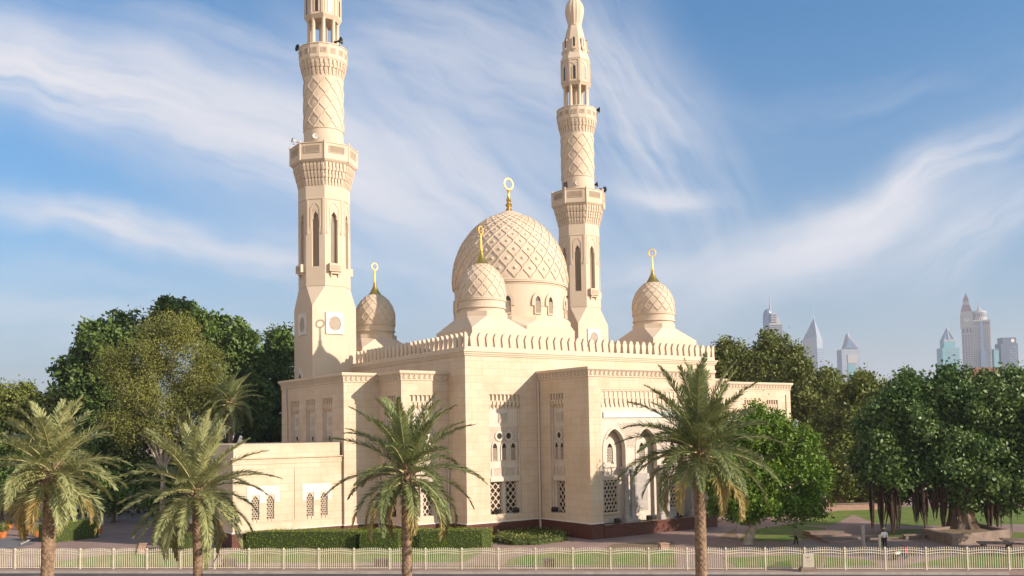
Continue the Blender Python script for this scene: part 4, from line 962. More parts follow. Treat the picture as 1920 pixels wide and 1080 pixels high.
for u, vt, vb, w_ in ((1632,925,1000,.28),(1652,930,1008,.32),(1672,925,1018,.42),(1681,930,1000,.25),(1716,925,985,.28),(1733,925,997,.42),(1750,925,978,.30),(1768,930,1000,.34),(1854,935,997,.40),(1868,935,997,.30),(1875,935,996,.10),(1894,935,1000,.12),(1880,930,975,.14),(1840,930,970,.10),(1905,930,975,.1)):
    p, e = at(u, vt, 93), at(u+1.5, vb, 93); q = MB()
    bx, by = bt.location.x, bt.location.y
    for k in range(13 if w_ > .2 else 3):
        dx, dy = random.gauss(0, w_*.55), random.gauss(0, w_*.55); f_ = random.uniform(.55, 1.0) if k else 1.0
        zz = p.z+(max(0.02, e.z)-p.z)*f_
        q.tube([(p.x-bx+dx, p.y-by+dy, p.z+1), (p.x-bx+dx*1.1, p.y-by+dy*1.1, (p.z+zz)/2), (p.x-bx+dx*.5+random.gauss(0, .05), p.y-by+dy*.5, zz)], [w_*.34, w_*.30, .02], 6)
    q.build('aerial_root', M_root, bt, smooth=True)

tree('tree', 'broad tree beyond the right edge of the picture by the fence', 'tree', [(2243,790,130,120),(2180,800,90,110),(2320,800,90,110),(2240,730,90,80)], 74.2, L_ban, r0=.4, dens=1.0, leaf=.4, spread=.5)

# hedges and beds
def hedge(name, label, pts, h, dens=60, m_=L_hedge, leaf=.105, group=None, cat='hedge', wob=.06):
    # pts: plan outline (counter-clockwise); clipped block with a leafy skin
    P = [Vector(p) for p in pts]; cen = sum(P, Vector((0, 0)))/len(P); C_, N_ = [], []
    area = sum(P[i].cross(P[(i+1) % len(P)]) if False else P[i].x*P[(i+1) % len(P)].y-P[(i+1) % len(P)].x*P[i].y for i in range(len(P)))/2
    if area < 0: P.reverse()
    for i in range(len(P)):
        a, b = P[i], P[(i+1) % len(P)]; L = (b-a).length; n = int(L*h*dens); t = rng.random(n); z = rng.random(n)*h; d = (b-a).normalized()
        nn = np.array([d.y, -d.x, 0.0]); C_.append(np.stack([a.x+(b.x-a.x)*t, a.y+(b.y-a.y)*t, z], 1)); N_.append(np.tile(nn, (n, 1)))
    xs_ = [p.x for p in P]; ys_ = [p.y for p in P]; n = int((max(xs_)-min(xs_))*(max(ys_)-min(ys_))*dens)
    X = rng.uniform(min(xs_), max(xs_), n); Y = rng.uniform(min(ys_), max(ys_), n); ins = np.zeros(n, bool); j = len(P)-1
    for i in range(len(P)):
        cnd = ((P[i].y > Y) != (P[j].y > Y)) & (X < (P[j].x-P[i].x)*(Y-P[i].y)/(P[j].y-P[i].y+1e-12)+P[i].x); ins ^= cnd; j = i
    C_.append(np.stack([X[ins], Y[ins], np.full(ins.sum(), h)], 1)); N_.append(np.tile([0, 0, 1.0], (ins.sum(), 1)))
    c = np.concatenate(C_); nn = np.concatenate(N_); k = len(c); c[:, 2] += 0.07*np.sin(c[:, 0]*1.1)*np.sin(c[:, 1]*.9)*(c[:, 2]/h); c += rng.normal(size=(k, 3))*wob; c[:, 2] = np.maximum(c[:, 2]+np.where(rng.random(k) < .04, .12, 0), .03); c[:, :2] -= np.array(cen); nor = unit(nn+rng.normal(size=(k, 3))*.6)
    t = thing(name, label, cat, (cen.x, cen.y, 0), group=group)
    link(leaf_mesh('foliage', c, rng.normal(size=(k, 3))+nn*.2, nor, leaf*rng.uniform(.6, 1.4, k), leaf*.6*rng.uniform(.7, 1.3, k), m_), 'foliage', t)
    q = MB(); s_ = .97; b = [((p.x-cen.x)*s_, (p.y-cen.y)*s_) for p in P]; q.rings([[(*p, 0) for p in b], [(*p, h-.08) for p in b]]); q.build('branches', mat('hedge_core', (0.035, 0.050, 0.008)), t)
    return t
def fhedge(t0, t1, o0, o1): return [fl(t0, o0), fl(t1, o0), fl(t1, o1), fl(t0, o1)]
def fcoord(u, v): p = gp(u, v); r_ = Vector((p.x, p.y))-P0; return r_.dot(FD), r_.dot(FN)
s0, o0 = fcoord(458, 1030); s1, o1 = fcoord(672, 1029); s2, o2 = fcoord(918, 1028)
GH = 'clipped hedges by the mosque wall'
hedge('hedge', 'long clipped green hedge in full sun under the annexe wall', fhedge(s0, s1, o0, o0-2.4), 1.75, group=GH)
hedge('hedge', 'clipped hedge block behind the middle palm trunk, part shaded', fhedge(s1+.35, s1+4.2, o1+.9, o1-2.4), 1.72, group=GH)
hedge('hedge', 'clipped hedge block with rounded sunlit right end next to the shrubs', [fl(s1+4.5, o1-.5), fl(s1+6.0, o1+.25), fl(s2-.6, o2+.2), fl(s2+.1, o2-.6), fl(s2, o2-2.0), fl(s2-1, o2-2.6), fl(s1+4.5, o1-2.4)], 1.75, group=GH)
a, b = gp(100, 1018), gp(186, 1008); d_ = (b-a).normalized(); n_ = Vector((-d_.y, d_.x, 0))
hedge('hedge', 'short clipped hedge behind the leftmost palm trunk', [tuple(a.xy), tuple(b.xy), tuple((b+n_*3).xy), tuple((a+n_*3).xy)], 2.0, group=GH)
c_ = gp(343, 1034)
hedge('hedge', 'rounded yellow green bush under the second palm from the left', [(c_.x+2.2*math.cos(2*PI*k/12), c_.y+2.2*math.sin(2*PI*k/12)) for k in range(12)], 1.6, m_=leafmat('yellow_hedge', (0.12, 0.135, 0.018), (0.17, 0.17, 0.028), (0.105, 0.12, 0.016)), cat='bush')
bed = [gp(u, v).xy for u, v in ((920,1016),(960,1023),(1010,1022),(1060,1015),(1058,1003),(1000,1000),(950,1003))]
hedge('shrub_bed', 'low loose green shrubs at the foot of the brown plinth', [tuple(p) for p in bed], .55, m_=L_mid, leaf=.22, dens=30, cat='shrubs', wob=.16)

# ------------------------------------------------------------------ palms
def frond(az, e0, L, droop, twist, dry, hr, Lf=.74, dm=None):
    # one arching frond with two rows of leaflets, starting at the crown heart
    n = 16; s_ = np.linspace(0, 1, n); pts = [np.zeros(3)]; tang = []
    for i in range(n):
        e = e0-droop*(s_[i]**1.35); a = az+twist*s_[i]**2
        t = np.array([math.cos(e)*math.cos(a), math.cos(e)*math.sin(a), math.sin(e)]); tang.append(t); pts.append(pts[-1]+t*L/n)
    pts = np.array(pts[:-1]); tang = np.array(tang); pts += tang[0]*hr
    m_ = int(L*24); ss = np.linspace(.14, .995, m_); idx = ss*(n-1); i0 = np.minimum(idx.astype(int), n-2); fr = (idx-i0)[:, None]
    Pp = pts[i0]*(1-fr)+pts[i0+1]*fr; T = unit(tang[i0]*(1-fr)+tang[i0+1]*fr); S = unit(np.cross(T, np.array([0, 0, 1.0]))+1e-6); U = np.cross(S, T)
    shape = np.clip(np.minimum(ss*5.5, 1.0), .3, 1)*(1-.72*np.clip((ss-.45)/.55, 0, 1)**1.5); cs_, ds_, ns_, ln_, mi_ = [], [], [], [], []
    for sg in (1, -1):
        ang = np.radians(60-32*ss)+rng.normal(size=m_)*.12; v = .45+rng.normal(size=m_)*.30
        D = unit(T*np.cos(ang)[:, None]+(S*sg*np.cos(v)[:, None]+U*np.sin(v)[:, None])*np.sin(ang)[:, None]-np.array([0, 0, .18]))
        l_ = Lf*shape*rng.uniform(.85, 1.15, m_); cs_.append(Pp+D*l_[:, None]*.5); ds_.append(D); ns_.append(unit(U+rng.normal(size=(m_, 3))*.25)); ln_.append(l_); mi_.append((ss > dry+rng.normal(size=m_)*.06).astype(int))
    ln_ = np.concatenate(ln_)
    me = leaf_mesh('frond', np.concatenate(cs_), np.concatenate(ds_), np.concatenate(ns_), ln_, np.full(len(ln_), .060)*rng.uniform(.8, 1.25, len(ln_)), [dm, L_dry, M_rach], np.concatenate(mi_))
    bm = bmesh.new(); bm.from_mesh(me)
    ring = []
    for i in range(n):
        r_ = .045*(1-.85*s_[i])+.004; r_ *= 1.25; a = np.cross(tang[i], [0, 0, 1.0]); a /= np.linalg.norm(a)+1e-9; b = np.cross(a, tang[i])
        ring.append([bm.verts.new(pts[i]+r_*(a*math.cos(k*2.094)+b*math.sin(k*2.094))) for k in range(3)])
    for i in range(n-1):
        for k in range(3):
            f = bm.faces.new((ring[i][k], ring[i][(k+1) % 3], ring[i+1][(k+1) % 3], ring[i+1][k])); f.material_index = 2
    bm.to_mesh(me); bm.free(); return me
def palm(label, u, v, d, trunk_r, L, n, seed, elev=(82, -38), droop=(35, 85), dryshare=.2, base_u=None, dm=None, group='date palms in front of the fence', ubias=0, Lf=.72):
    global rng
    rng = np.random.default_rng(seed); random.seed(seed)
    h = at(u, v, d); bs = at(base_u or u, v, d)
    t = thing('date_palm', label, 'palm', (bs.x, bs.y, 0), group=group); off = Vector((h.x-bs.x, h.y-bs.y, 0))
    q = MB(); nz = int((h.z)/.075); na = 22; rs = []
    for i in range(nz+1):
        z = h.z*i/nz; f_ = i/nz; r0 = trunk_r*(1.12-.22*min(1, f_*3))*(1+.30*max(0, (f_-.86)/.14)**1.5); c = off*f_**1.5; ring = []
        for k in range(na):
            a = 2*PI*k/na; ph = (z/.30+k*8/na*1.0) % 1.0; ph2 = (z/.30-k*5/na) % 1.0
            ring.append((c.x+r0*(1+.15*(1-ph)*(.5+.5*ph2)+random.gauss(0, .018))*math.cos(a), c.y+r0*(1+.15*(1-ph)*(.5+.5*ph2)+random.gauss(0, .018))*math.sin(a), z))
        rs.append(ring)
    q.rings(rs); q.build('trunk', M_palmbark, t)
    q = MB()                                     # old leaf bases round the heart
    for k in range(46):
        a = k*2.4; z = -1.15+1.35*k/46; r_ = trunk_r*(1.15+.15*random.random()); e = R(random.uniform(35, 75)); l_ = random.uniform(.35, .65)
        p = Vector((r_*math.cos(a)*.8, r_*math.sin(a)*.8, z)); dd = Vector((math.cos(a)*math.cos(e), math.sin(a)*math.cos(e), math.sin(e)))
        q.tube([p, p+dd*l_*.5, p+dd*l_], [.085, .06, .03], 5)
    q.v = [(x+off.x, y+off.y, z+h.z) for x, y, z in q.v]; q.build('leaf_bases', M_palmbark, t)
    for k in range(n):
        f_ = (k+.5)/n; az = k*2.39996+random.uniform(-.25, .25); e0 = R(elev[0]+(elev[1]-elev[0])*f_**1.15+random.uniform(-9, 9)); dr = R(droop[0]+(droop[1]-droop[0])*f_+random.uniform(-12, 14))
        LL = L*random.uniform(.88, 1.1)*(1.0-.18*max(0, f_-.75)*4*.5); dry = 1.5
        if f_ > 1-dryshare and random.random() < .7: dry = random.uniform(.3, .8)
        me = frond(az, e0, LL, dr, random.uniform(-.35, .35), dry, trunk_r*.5, Lf, dm or L_palm)
        link(me, 'frond', t, Matrix.Translation((off.x, off.y, h.z-.55*f_)))
    return t
palm('date palm with leaning scaly trunk at the left edge of the picture', 97, 880, 48, .34, 3.85, 60, 3, base_u=88, dryshare=.15)
palm('date palm with pale spiky fan of fronds beside the annexe', 368, 915, 58, .30, 5.1, 62, 8, elev=(84, -46), droop=(22, 78), dryshare=.04, base_u=372)
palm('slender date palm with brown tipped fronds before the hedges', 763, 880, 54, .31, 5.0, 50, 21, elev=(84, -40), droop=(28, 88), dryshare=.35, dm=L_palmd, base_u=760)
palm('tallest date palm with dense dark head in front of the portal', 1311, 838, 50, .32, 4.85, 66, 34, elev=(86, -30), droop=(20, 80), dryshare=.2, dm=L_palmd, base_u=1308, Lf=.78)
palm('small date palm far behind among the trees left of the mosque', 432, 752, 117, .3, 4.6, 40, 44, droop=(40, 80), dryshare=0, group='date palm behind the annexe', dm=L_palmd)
rng = np.random.default_rng(5); random.seed(5)

# ------------------------------------------------------------------ small things
def loud(u, v, d, aim, m_, label, s_=1.0):
    p = at(u, v, d); t = thing('loudspeaker', label, 'loudspeaker', p, group='horn loudspeakers on the minarets')
    M_ = Vector(aim).normalized().to_track_quat('Z', 'Y').to_matrix().to_4x4()
    q = MB(); q.lathe([(.10*s_, -.5*s_), (.12*s_, -.2*s_), (.2*s_, .0), (.34*s_, .2*s_), (.46*s_, .3*s_), (.47*s_, .33*s_), (.38*s_, .29*s_), (.2*s_, .05*s_), (.02, -.1*s_)], 20, cap=False); q.build('horn', m_, t, M_, smooth=True)
    q = MB(); q.lathe([(.13*s_, -.75*s_), (.15*s_, -.7*s_), (.15*s_, -.48*s_), (.08*s_, -.42*s_)], 14); q.build('driver', m_, t, M_)
    q = MB(); q.tube([(0, 0, -.6*s_), (0, 0, 0.0)], .035, 6); q.box(-.15, .15, -.15, .15, -.62*s_, -.58*s_); q.build('bracket', M_grey, t)
loud(561, 91, 119.5, (-1, -.2, .05), M_black, 'dark horn loudspeaker on the left edge of the upper balcony, left minaret')
loud(636, 77, 118.0, (.6, -.9, .05), M_black, 'dark round mouthed loudspeaker at the foot of the lantern columns, left minaret')
loud(590, 256, 117.0, (-.1, -1, .1), M_whitem, 'white horn loudspeaker above the lower balcony of the left minaret', .72)
loud(551, 264, 118.6, (-1, -.1, .2), M_whitem, 'white horn loudspeaker at the left corner of the lower balcony, left minaret', .72)
loud(1120, 206, 147.0, (1, -.5, .0), M_black, 'dark loudspeaker at the right of the upper balcony, right minaret')
loud(1081, 344, 142.3, (-.2, -1, .1), M_whitem, 'white loudspeaker in front of the round shaft, right minaret', .72)
loud(1117, 346, 145.0, (.7, -.6, .1), M_black, 'dark loudspeaker on the lower balcony rail, nearer the shaft, right minaret')
loud(1131, 355, 146.0, (1, .1, .1), M_black, 'dark loudspeaker furthest out on the lower balcony, right minaret')
def flood(p, aim, label):
    t = thing('floodlight', label, 'floodlight', p, group='floodlights at the windows')
    M_ = frame((0, 0, .28), (math.cos(aim), math.sin(aim)))
    q = MB(); q.hexa([(-.34, -.16, -.2), (.34, -.16, -.2), (.34, .16, -.1), (-.34, .16, -.1)], [(-.34, -.22, .14), (.34, -.22, .14), (.34, .12, .3), (-.34, .12, .3)]); q.build('housing', M_black, t, M_)
    q = MB(); q.add([(-.3, -.224, .10), (.3, -.224, .10), (.3, -.168, -.16), (-.3, -.168, -.16)], [(0, 1, 2, 3)]); q.build('lens', M_dark, t, M_)
    q = MB(); q.box(-.38, -.345, -.05, .05, -.27, .1); q.box(.345, .38, -.05, .05, -.27, .1); q.box(-.38, .38, -.05, .05, -.28, -.25); q.build('bracket', M_black, t, M_)
flood((4.0, 0.12, 2.38), .3, 'black floodlight at the left grille of the tall sunlit window')
flood((6.3, 0.12, 2.38), .3, 'black floodlight at the right grille of the tall sunlit window')
flood((9.66, -2.4, 2.38), -1.2, 'black floodlight on the sill of the shaded portal side window')
flood((-5.5, 5.5, 2.38), -1.3, 'black floodlight on the shaded bay window behind the middle palm')
flood((13.15, -8.55, 1.36), .1, 'black floodlight under the leftmost portal arch')
flood((17.72, -8.55, 1.36), .1, 'black floodlight under the middle portal arch')
flood((22.3, -8.55, 1.36), .1, 'black floodlight under the third portal arch behind the palm trunk')
M_salmon = mat('salmon_stone', (0.36, 0.225, 0.16), var=(0.30, 0.185, 0.13), vscale=3)
M_brown = mat('brown_stone', (0.16, 0.09, 0.06), var=(0.12, 0.07, 0.05), vscale=3)
def box_pillar(u, v, w_, h, m_, label):
    p = gp(u, v); t = thing('stone_block', label, 'stone block', (p.x, p.y, 0), YAW+.2, 'square stone blocks on the lawns')
    q = MB(); q.rings([[(-w_, -w_, 0), (w_, -w_, 0), (w_, w_, 0), (-w_, w_, 0)], [(-w_, -w_, h-.1), (w_, -w_, h-.1), (w_, w_, h-.1), (-w_, w_, h-.1)]]); q.build('shaft', m_, t)
    w2 = w_+.06; q = MB(); q.rings([[(-w2, -w2, h-.1), (w2, -w2, h-.1), (w2, w2, h-.1), (-w2, w2, h-.1)], [(-w2, -w2, h-.03), (w2, -w2, h-.03), (w2, w2, h-.03), (-w2, w2, h-.03)], [(-w_, -w_, h), (w_, -w_, h), (w_, w_, h), (-w_, w_, h)]]); q.build('cap', m_, t)
box_pillar(267, 1037, .34, .95, M_salmon, 'salmon stone block on the lawn between the two left palms')
box_pillar(1244, 1031, .40, .65, M_salmon, 'salmon stone block on the lawn in front of the portal')
box_pillar(430, 1064, .55, .7, M_brown, 'brown stone block behind the fence right of the second palm')
box_pillar(715, 1064, .55, .7, M_brown, 'brown stone block behind the fence left of the third palm')
box_pillar(1029, 1065, .36, .75, M_brown, 'brown stone block behind the fence in the middle of the lawn')
# stone marker by the fence
p = gp(1515, 1071); t = thing('stone_marker', 'cream stone marker with faint carved emblem in front of the fence', 'marker', (p.x, p.y, 0), YAW)
q = MB(); q.rings([[(-.62, -.35, 0), (.62, -.35, 0), (.62, .35, 0), (-.62, .35, 0)], [(-.62, -.35, .22), (.62, -.35, .22), (.62, .35, .22), (-.62, .35, .22)], [(-.48, -.25, .34), (.48, -.25, .34), (.48, .25, .34), (-.48, .25, .34)]]); q.build('base', M_conc, t)
q = MB(); q.rings([[(-.43, -.2, .34), (.43, -.2, .34), (.43, .2, .34), (-.43, .2, .34)], [(-.40, -.18, 1.32), (.40, -.18, 1.32), (.40, .18, 1.32), (-.40, .18, 1.32)], [(-.36, -.15, 1.36), (.36, -.15, 1.36), (.36, .15, 1.36), (-.36, .15, 1.36)]]); q.build('slab', mat('cream_stone', (.45, .40, .30), var=(.40, .35, .26), vscale=4), t)
q = MB()
for k in range(7): a = -.9+k*.3; q.bar((.05*math.sin(a), 1.02), (.16*math.sin(a), 1.02+.12*math.cos(a)), .02, -.2, -.17)
q.bar((-.2, .84), (.2, .84), .03, -.2, -.17); q.bar((-.14, .78), (.14, .78), .02, -.2, -.17); q.build('emblem', mat('weathered_stone', (.33, .28, .2)), t)
# right-hand park furniture
c0, c1, c2 = gp(1785, 1023), gp(1731, 1009), gp(1894, 1011); 
def planter(label, A, B, C, h):
    D_ = B+C-A; cen = (B+C)/2; t = thing('tree_planter', label, 'planter', (cen.x, cen.y, 0)); q = MB(); P = [A, C, D_, B]
    ou = [(p.x-cen.x, p.y-cen.y) for p in P]; inn = [(x*.86, y*.86) for x, y in ou]
    q.rings([[(*p, 0) for p in ou], [(*p, h) for p in ou], [(*p, h) for p in inn], [(*p, h-.3) for p in inn]], cap=False); q.build('wall', M_conc, t)
    q = MB(); q.rings([[(x*.862, y*.862, .1) for x, y in ou], [(x*.862, y*.862, h-.25) for x, y in ou]]); q.build('soil', M_soil, t)
planter('square brown stone planter round the banyan trunk', c0, c1, c2, .95)
def slab(label, u, v, lx, ly, h, rz, name='stone_bench', cat='bench', group='stone benches under the banyan'):
    p = gp(u, v); t = thing(name, label, cat, (p.x, p.y, 0), YAW+rz, group)
    q = MB(); q.rings([[(-lx, -ly, h-.12), (lx, -ly, h-.12), (lx, ly, h-.12), (-lx, ly, h-.12)], [(-lx, -ly, h-.02), (lx, -ly, h-.02), (lx, ly, h-.02), (-lx, ly, h-.02)], [(-lx+.03, -ly+.03, h), (lx-.03, -ly+.03, h), (lx-.03, ly-.03, h), (-lx+.03, ly-.03, h)]]); q.build('seat', M_conc, t)
    for x in (-lx*.7, lx*.7): q = MB(); q.box(x-.15, x+.15, -ly*.8, ly*.8, 0, h-.12); q.build('leg', M_conc, t)
slab('stone bench just left of the square planter', 1714, 1011, 1.2, .35, .5, .1)
slab('wide stone bench in the sun right of the planter corner', 1868, 1027, 1.5, .7, .5, -.25)
slab('stone bench at the right edge of the picture', 1908, 1020, 1.4, .6, .5, -.25)
slab('stone bench in the shade left of the hanging roots', 1640, 1015, 1.1, .4, .5, .1)
p = gp(1590, 1018); t = thing('steps', 'dark stone steps with four treads right of the bright tree', 'steps', (p.x, p.y, 0), YAW+.12)
for k in range(4):
    q = MB(); y = 1.35*k; q.box(-1.9+.01*k, 1.7-.01*k, y, 6.0+.02*k, .16*k+.001, .16*(k+1)-.05); q.box(-1.93, 1.73, y-.04, y+1.4, .16*(k+1)-.05, .16*(k+1)); q.build('step', M_conc if k % 2 else M_pave, t)
def post(u, v, h, r_, label, m_):
    p = gp(u, v); t = thing('post', label, 'post', (p.x, p.y, 0), YAW, 'pale posts in the park')
    q = MB(); q.rings([[(-r_, -r_, 0), (r_, -r_, 0), (r_, r_, 0), (-r_, r_, 0)], [(-r_, -r_, h), (r_, -r_, h), (r_, r_, h), (-r_, r_, h)]]); q.build('shaft', m_, t)
    q = MB(); q.box(-r_*1.3, r_*1.3, -r_*1.3, r_*1.3, h, h+.07); q.build('cap', m_, t); q = MB(); q.box(-r_*1.5, r_*1.5, -r_*1.5, r_*1.5, 0.001, .1); q.build('base', m_, t)
post(1619, 1024, 1.85, .14, 'thick grey post at the foot of the steps', M_marble)
post(1650, 1030, 1.25, .08, 'thin cream post beside the person in the white shirt', M_fence)
post(218, 975, 3.4, .22, 'tall grey post under the trees at the left', M_marble)
for u, v, L_ in ((1592, 957, 8), (1612, 949, 9)):
    p = gp(u, v); t = thing('garden_wall', 'low pink wall %s behind the far lawn' % ('nearest, with cap,' if v > 950 else 'higher and further back'), 'wall', (p.x, p.y, 0), YAW+.1, 'low pink terrace walls')
    q = MB(); q.box(-L_/2, L_/2, 0, .4, 0, .8 if v > 950 else 1.7); q.build('wall', M_salmon, t); q = MB(); q.box(-L_/2-.1, L_/2+.1, -.08, .48, .8 if v > 950 else 1.7, .95 if v > 950 else 1.85); q.build('cap', M_conc, t)
# villas behind the trees
def villa(label, u, v, d, w_, h, dep, rz, roof=True, m_=None, rm=None):
    p = at(u, 800, d); t = thing('villa', label, 'house', (p.x, p.y, 0), YAW+rz, 'villas behind the park')
    q = MB(); xs_ = [(-w_/2+w_*(k+.25)/5, -w_/2+w_*(k+.7)/5) for k in range(5)]; hs = [(a, b, z, z+1.6) for a, b in xs_ for z in np.arange(1.2, h-2, 3.2)]
    wall(q, -w_/2, w_/2, 0, h, hs, .25); q.v = [(x, y-dep/2, z) for x, y, z in q.v]; q.box(-w_/2, w_/2, -dep/2+.26, dep/2, 0, h-.01); q.build('wall', m_ or M_stone, t)
    q2 = [q_ for q_ in hs]
    for a, b, z0, z1 in q2:
        q = MB(); q.box(a, b, -dep/2+.18, -dep/2+.24, z0, z1); o = q.build('window', M_dark, t); q = MB(); q.box(a-.1, b+.1, -dep/2-.1, -dep/2+.05, z0-.12, z0-.01); q.build('sill', M_white, o)
    if roof:
        q = MB(); e = .6; A = [(-w_/2-e, -dep/2-e, h), (w_/2+e, -dep/2-e, h), (w_/2+e, dep/2+e, h), (-w_/2-e, dep/2+e, h)]; r_ = min(w_, dep)*.22
        q.add(A+[(-w_/2+dep/2, 0, h+r_), (w_/2-dep/2, 0, h+r_)], [(3, 2, 1, 0), (0, 1, 5, 4), (2, 3, 4, 5), (1, 2, 5), (3, 0, 4)]); q.build('roof', rm, t)
    else:
        q = MB(); sweep(q, [(-w_/2, dep/2), (-w_/2, -dep/2), (w_/2, -dep/2), (w_/2, dep/2)], [(0, h), (.15, h+.02), (.15, h+.8), (-.2, h+.81), (-.2, h)], closed=True); q.build('parapet', M_white, t)
M_tile = mat('clay_tiles', (0.26, 0.12, 0.075), var=(0.20, 0.09, 0.06), vscale=.8, bump=.3)
villa('cream villa with brown tiled roof showing above the banyan', 1848, 700, 215, 16, 21.5, 12, .15, True, M_stone, M_tile)
villa('white flat roofed villa glimpsed over the trees left of the banyan', 1650, 700, 230, 26, 20.5, 12, .1, False, M_white)
villa('white villa at the right edge behind the banyan', 1925, 700, 205, 12, 21, 10, -.1, False, M_white)
villa('pale villa low behind the leftmost palm', 20, 830, 150, 14, 9, 9, .2, False, M_stone)
villa('pink villa seen low under the banyan branches', 1712, 940, 165, 22, 5, 8, .05, False, M_salmon)
# pots
M_terra = mat('terracotta', (0.50, 0.15, 0.035), var=(0.42, 0.13, 0.03), vscale=4)
for k, (u, v, s_, tr, lab) in enumerate(((4, 1009, 1.15, .6, 'terracotta pot with low green plant at the left picture edge'), (70, 1006, 1.1, 1.9, 'terracotta pot with thin stemmed tree touching the leftmost palm trunk'), (47, 1005, .9, .5, 'terracotta pot with drooping dry plant left of the palm trunk'), (16, 993, 1.1, 2.2, 'shaded terracotta pot with tall stem in the back row, nearest the edge'), (36, 993, .8, .9, 'small shaded terracotta pot in the middle of the back row'), (57, 992, .9, 1.9, 'shaded terracotta pot at the right of the back row'))):
    p = gp(u, v); t = thing('plant_pot', lab, 'plant pot', (p.x, p.y, 0), group='terracotta pots by the drive')
    q = MB(); q.lathe([(.26*s_, 0), (.36*s_, .2*s_), (.43*s_, .55*s_), (.47*s_, .57*s_), (.47*s_, .66*s_), (.41*s_, .66*s_), (.38*s_, .5*s_), (.1, .48*s_)], 20); q.build('pot', M_terra, t, smooth=True)
    q = MB(); q.tube([(0, 0, .4*s_), (.03, .02, .4*s_+tr*.6), (0, 0, .5*s_+tr)], [.05, .04, .02], 6); pl = q.build('stem', M_bark, t)
    crown('foliage', [((0, 0, .62*s_+tr), (.55*s_, .55*s_, .45*s_)), ((0, 0, .75*s_), (.42*s_, .42*s_, .22*s_))], L_mid if k != 2 else L_dry, t, dens=14, boost=False, spread=.12, per=6, leaf=.2, inner=.3)
q = MB(); pts = [gp(u, v) for u, v in ((40, 1022), (52, 1016), (62, 1013), (74, 1011))]
o_ = sum(pts, Vector())/4; q.tube([(p.x-o_.x, p.y-o_.y, .12) for p in pts], [.08, .1, .1, .08], 8); ko = q.build('kerb_stone', M_kerb, None, Matrix.Translation((o_.x, o_.y, 0)), smooth=True); tag(ko, 'low pale kerb stone beside the grey drive', 'kerb stone')
p = gp(188, 1000); t = thing('bollard', 'small white and orange bollard at the end of the left hedge', 'bollard', (p.x, p.y, 0))
q = MB(); q.lathe([(.24, 0), (.22, .9), (.18, .95)], 14); q.build('base', M_terra, t, smooth=True); q = MB(); q.lathe([(.19, .951), (.24, 1.0), (.24, 1.6), (.1, 1.7)], 14); q.build('top', M_whitem, t, smooth=True)
# car under the trees
def car(label, u, v, rz, paint):
    p = gp(u, v); t = thing('parked_car', label, 'car', (p.x, p.y, 0), YAW+rz, 'cars parked under the trees')
    prof = [(-2.2, .35), (-2.25, .75), (-2.1, .95), (-1.2, 1.02), (-.6, 1.45), (.7, 1.48), (1.5, 1.05), (2.1, .95), (2.25, .7), (2.2, .35)]
    q = MB(); q.rings([[(x*(1 if abs(y) < .8 else .985), y, z if z < 1.1 or abs(y) < .8 else z-.04) for x, z in prof] for y in (-.85, -.8, .8, .85)]); q.build('body', paint, t)
    for y in (-.86, .86): q = MB(); q.prism([(-1.05, 1.05), (-.55, 1.38), (.62, 1.40), (1.25, 1.07)], y-.006, y+.006); q.build('window', M_dark, t)
    q = MB(); q.add([(-1.23, -.7, 1.05), (-1.23, .7, 1.05), (-.66, .62, 1.44), (-.66, -.62, 1.44)], [(0, 1, 2, 3)]); q.build('windscreen', mat('blue_glass', (.25, .36, .42), rough=.2), t)
    for x in (-1.4, 1.4):
        for y in (-.82, .82):
            Mw = Matrix.Translation((x, y, .33)) @ Matrix.Rotation(PI/2, 4, 'X'); q = MB(); q.lathe([(.2, -.1), (.32, -.1), (.33, 0), (.32, .1), (.2, .1)], 18); w_ = q.build('wheel', M_black, t, Mw); q = MB(); q.lathe([(.2, -.09), (.21, 0), (.2, .09)], 12); q.build('rim', M_grey, w_)
    for y in (-.6, .6): q = MB(); q.box(-2.27, -2.2, y-.16, y+.16, .66, .8); q.build('headlight', M_whitem, t)
car('dark parked car with bluish windscreen behind the short left hedge', 166, 965, .3, mat('dark_car_paint', (.03, .035, .04), rough=.3, coat=.5))
car('pale parked car half hidden under the trees left of the annexe', 250, 962, -.2, mat('silver_car_paint', (.35, .34, .33), rough=.35, coat=.4))

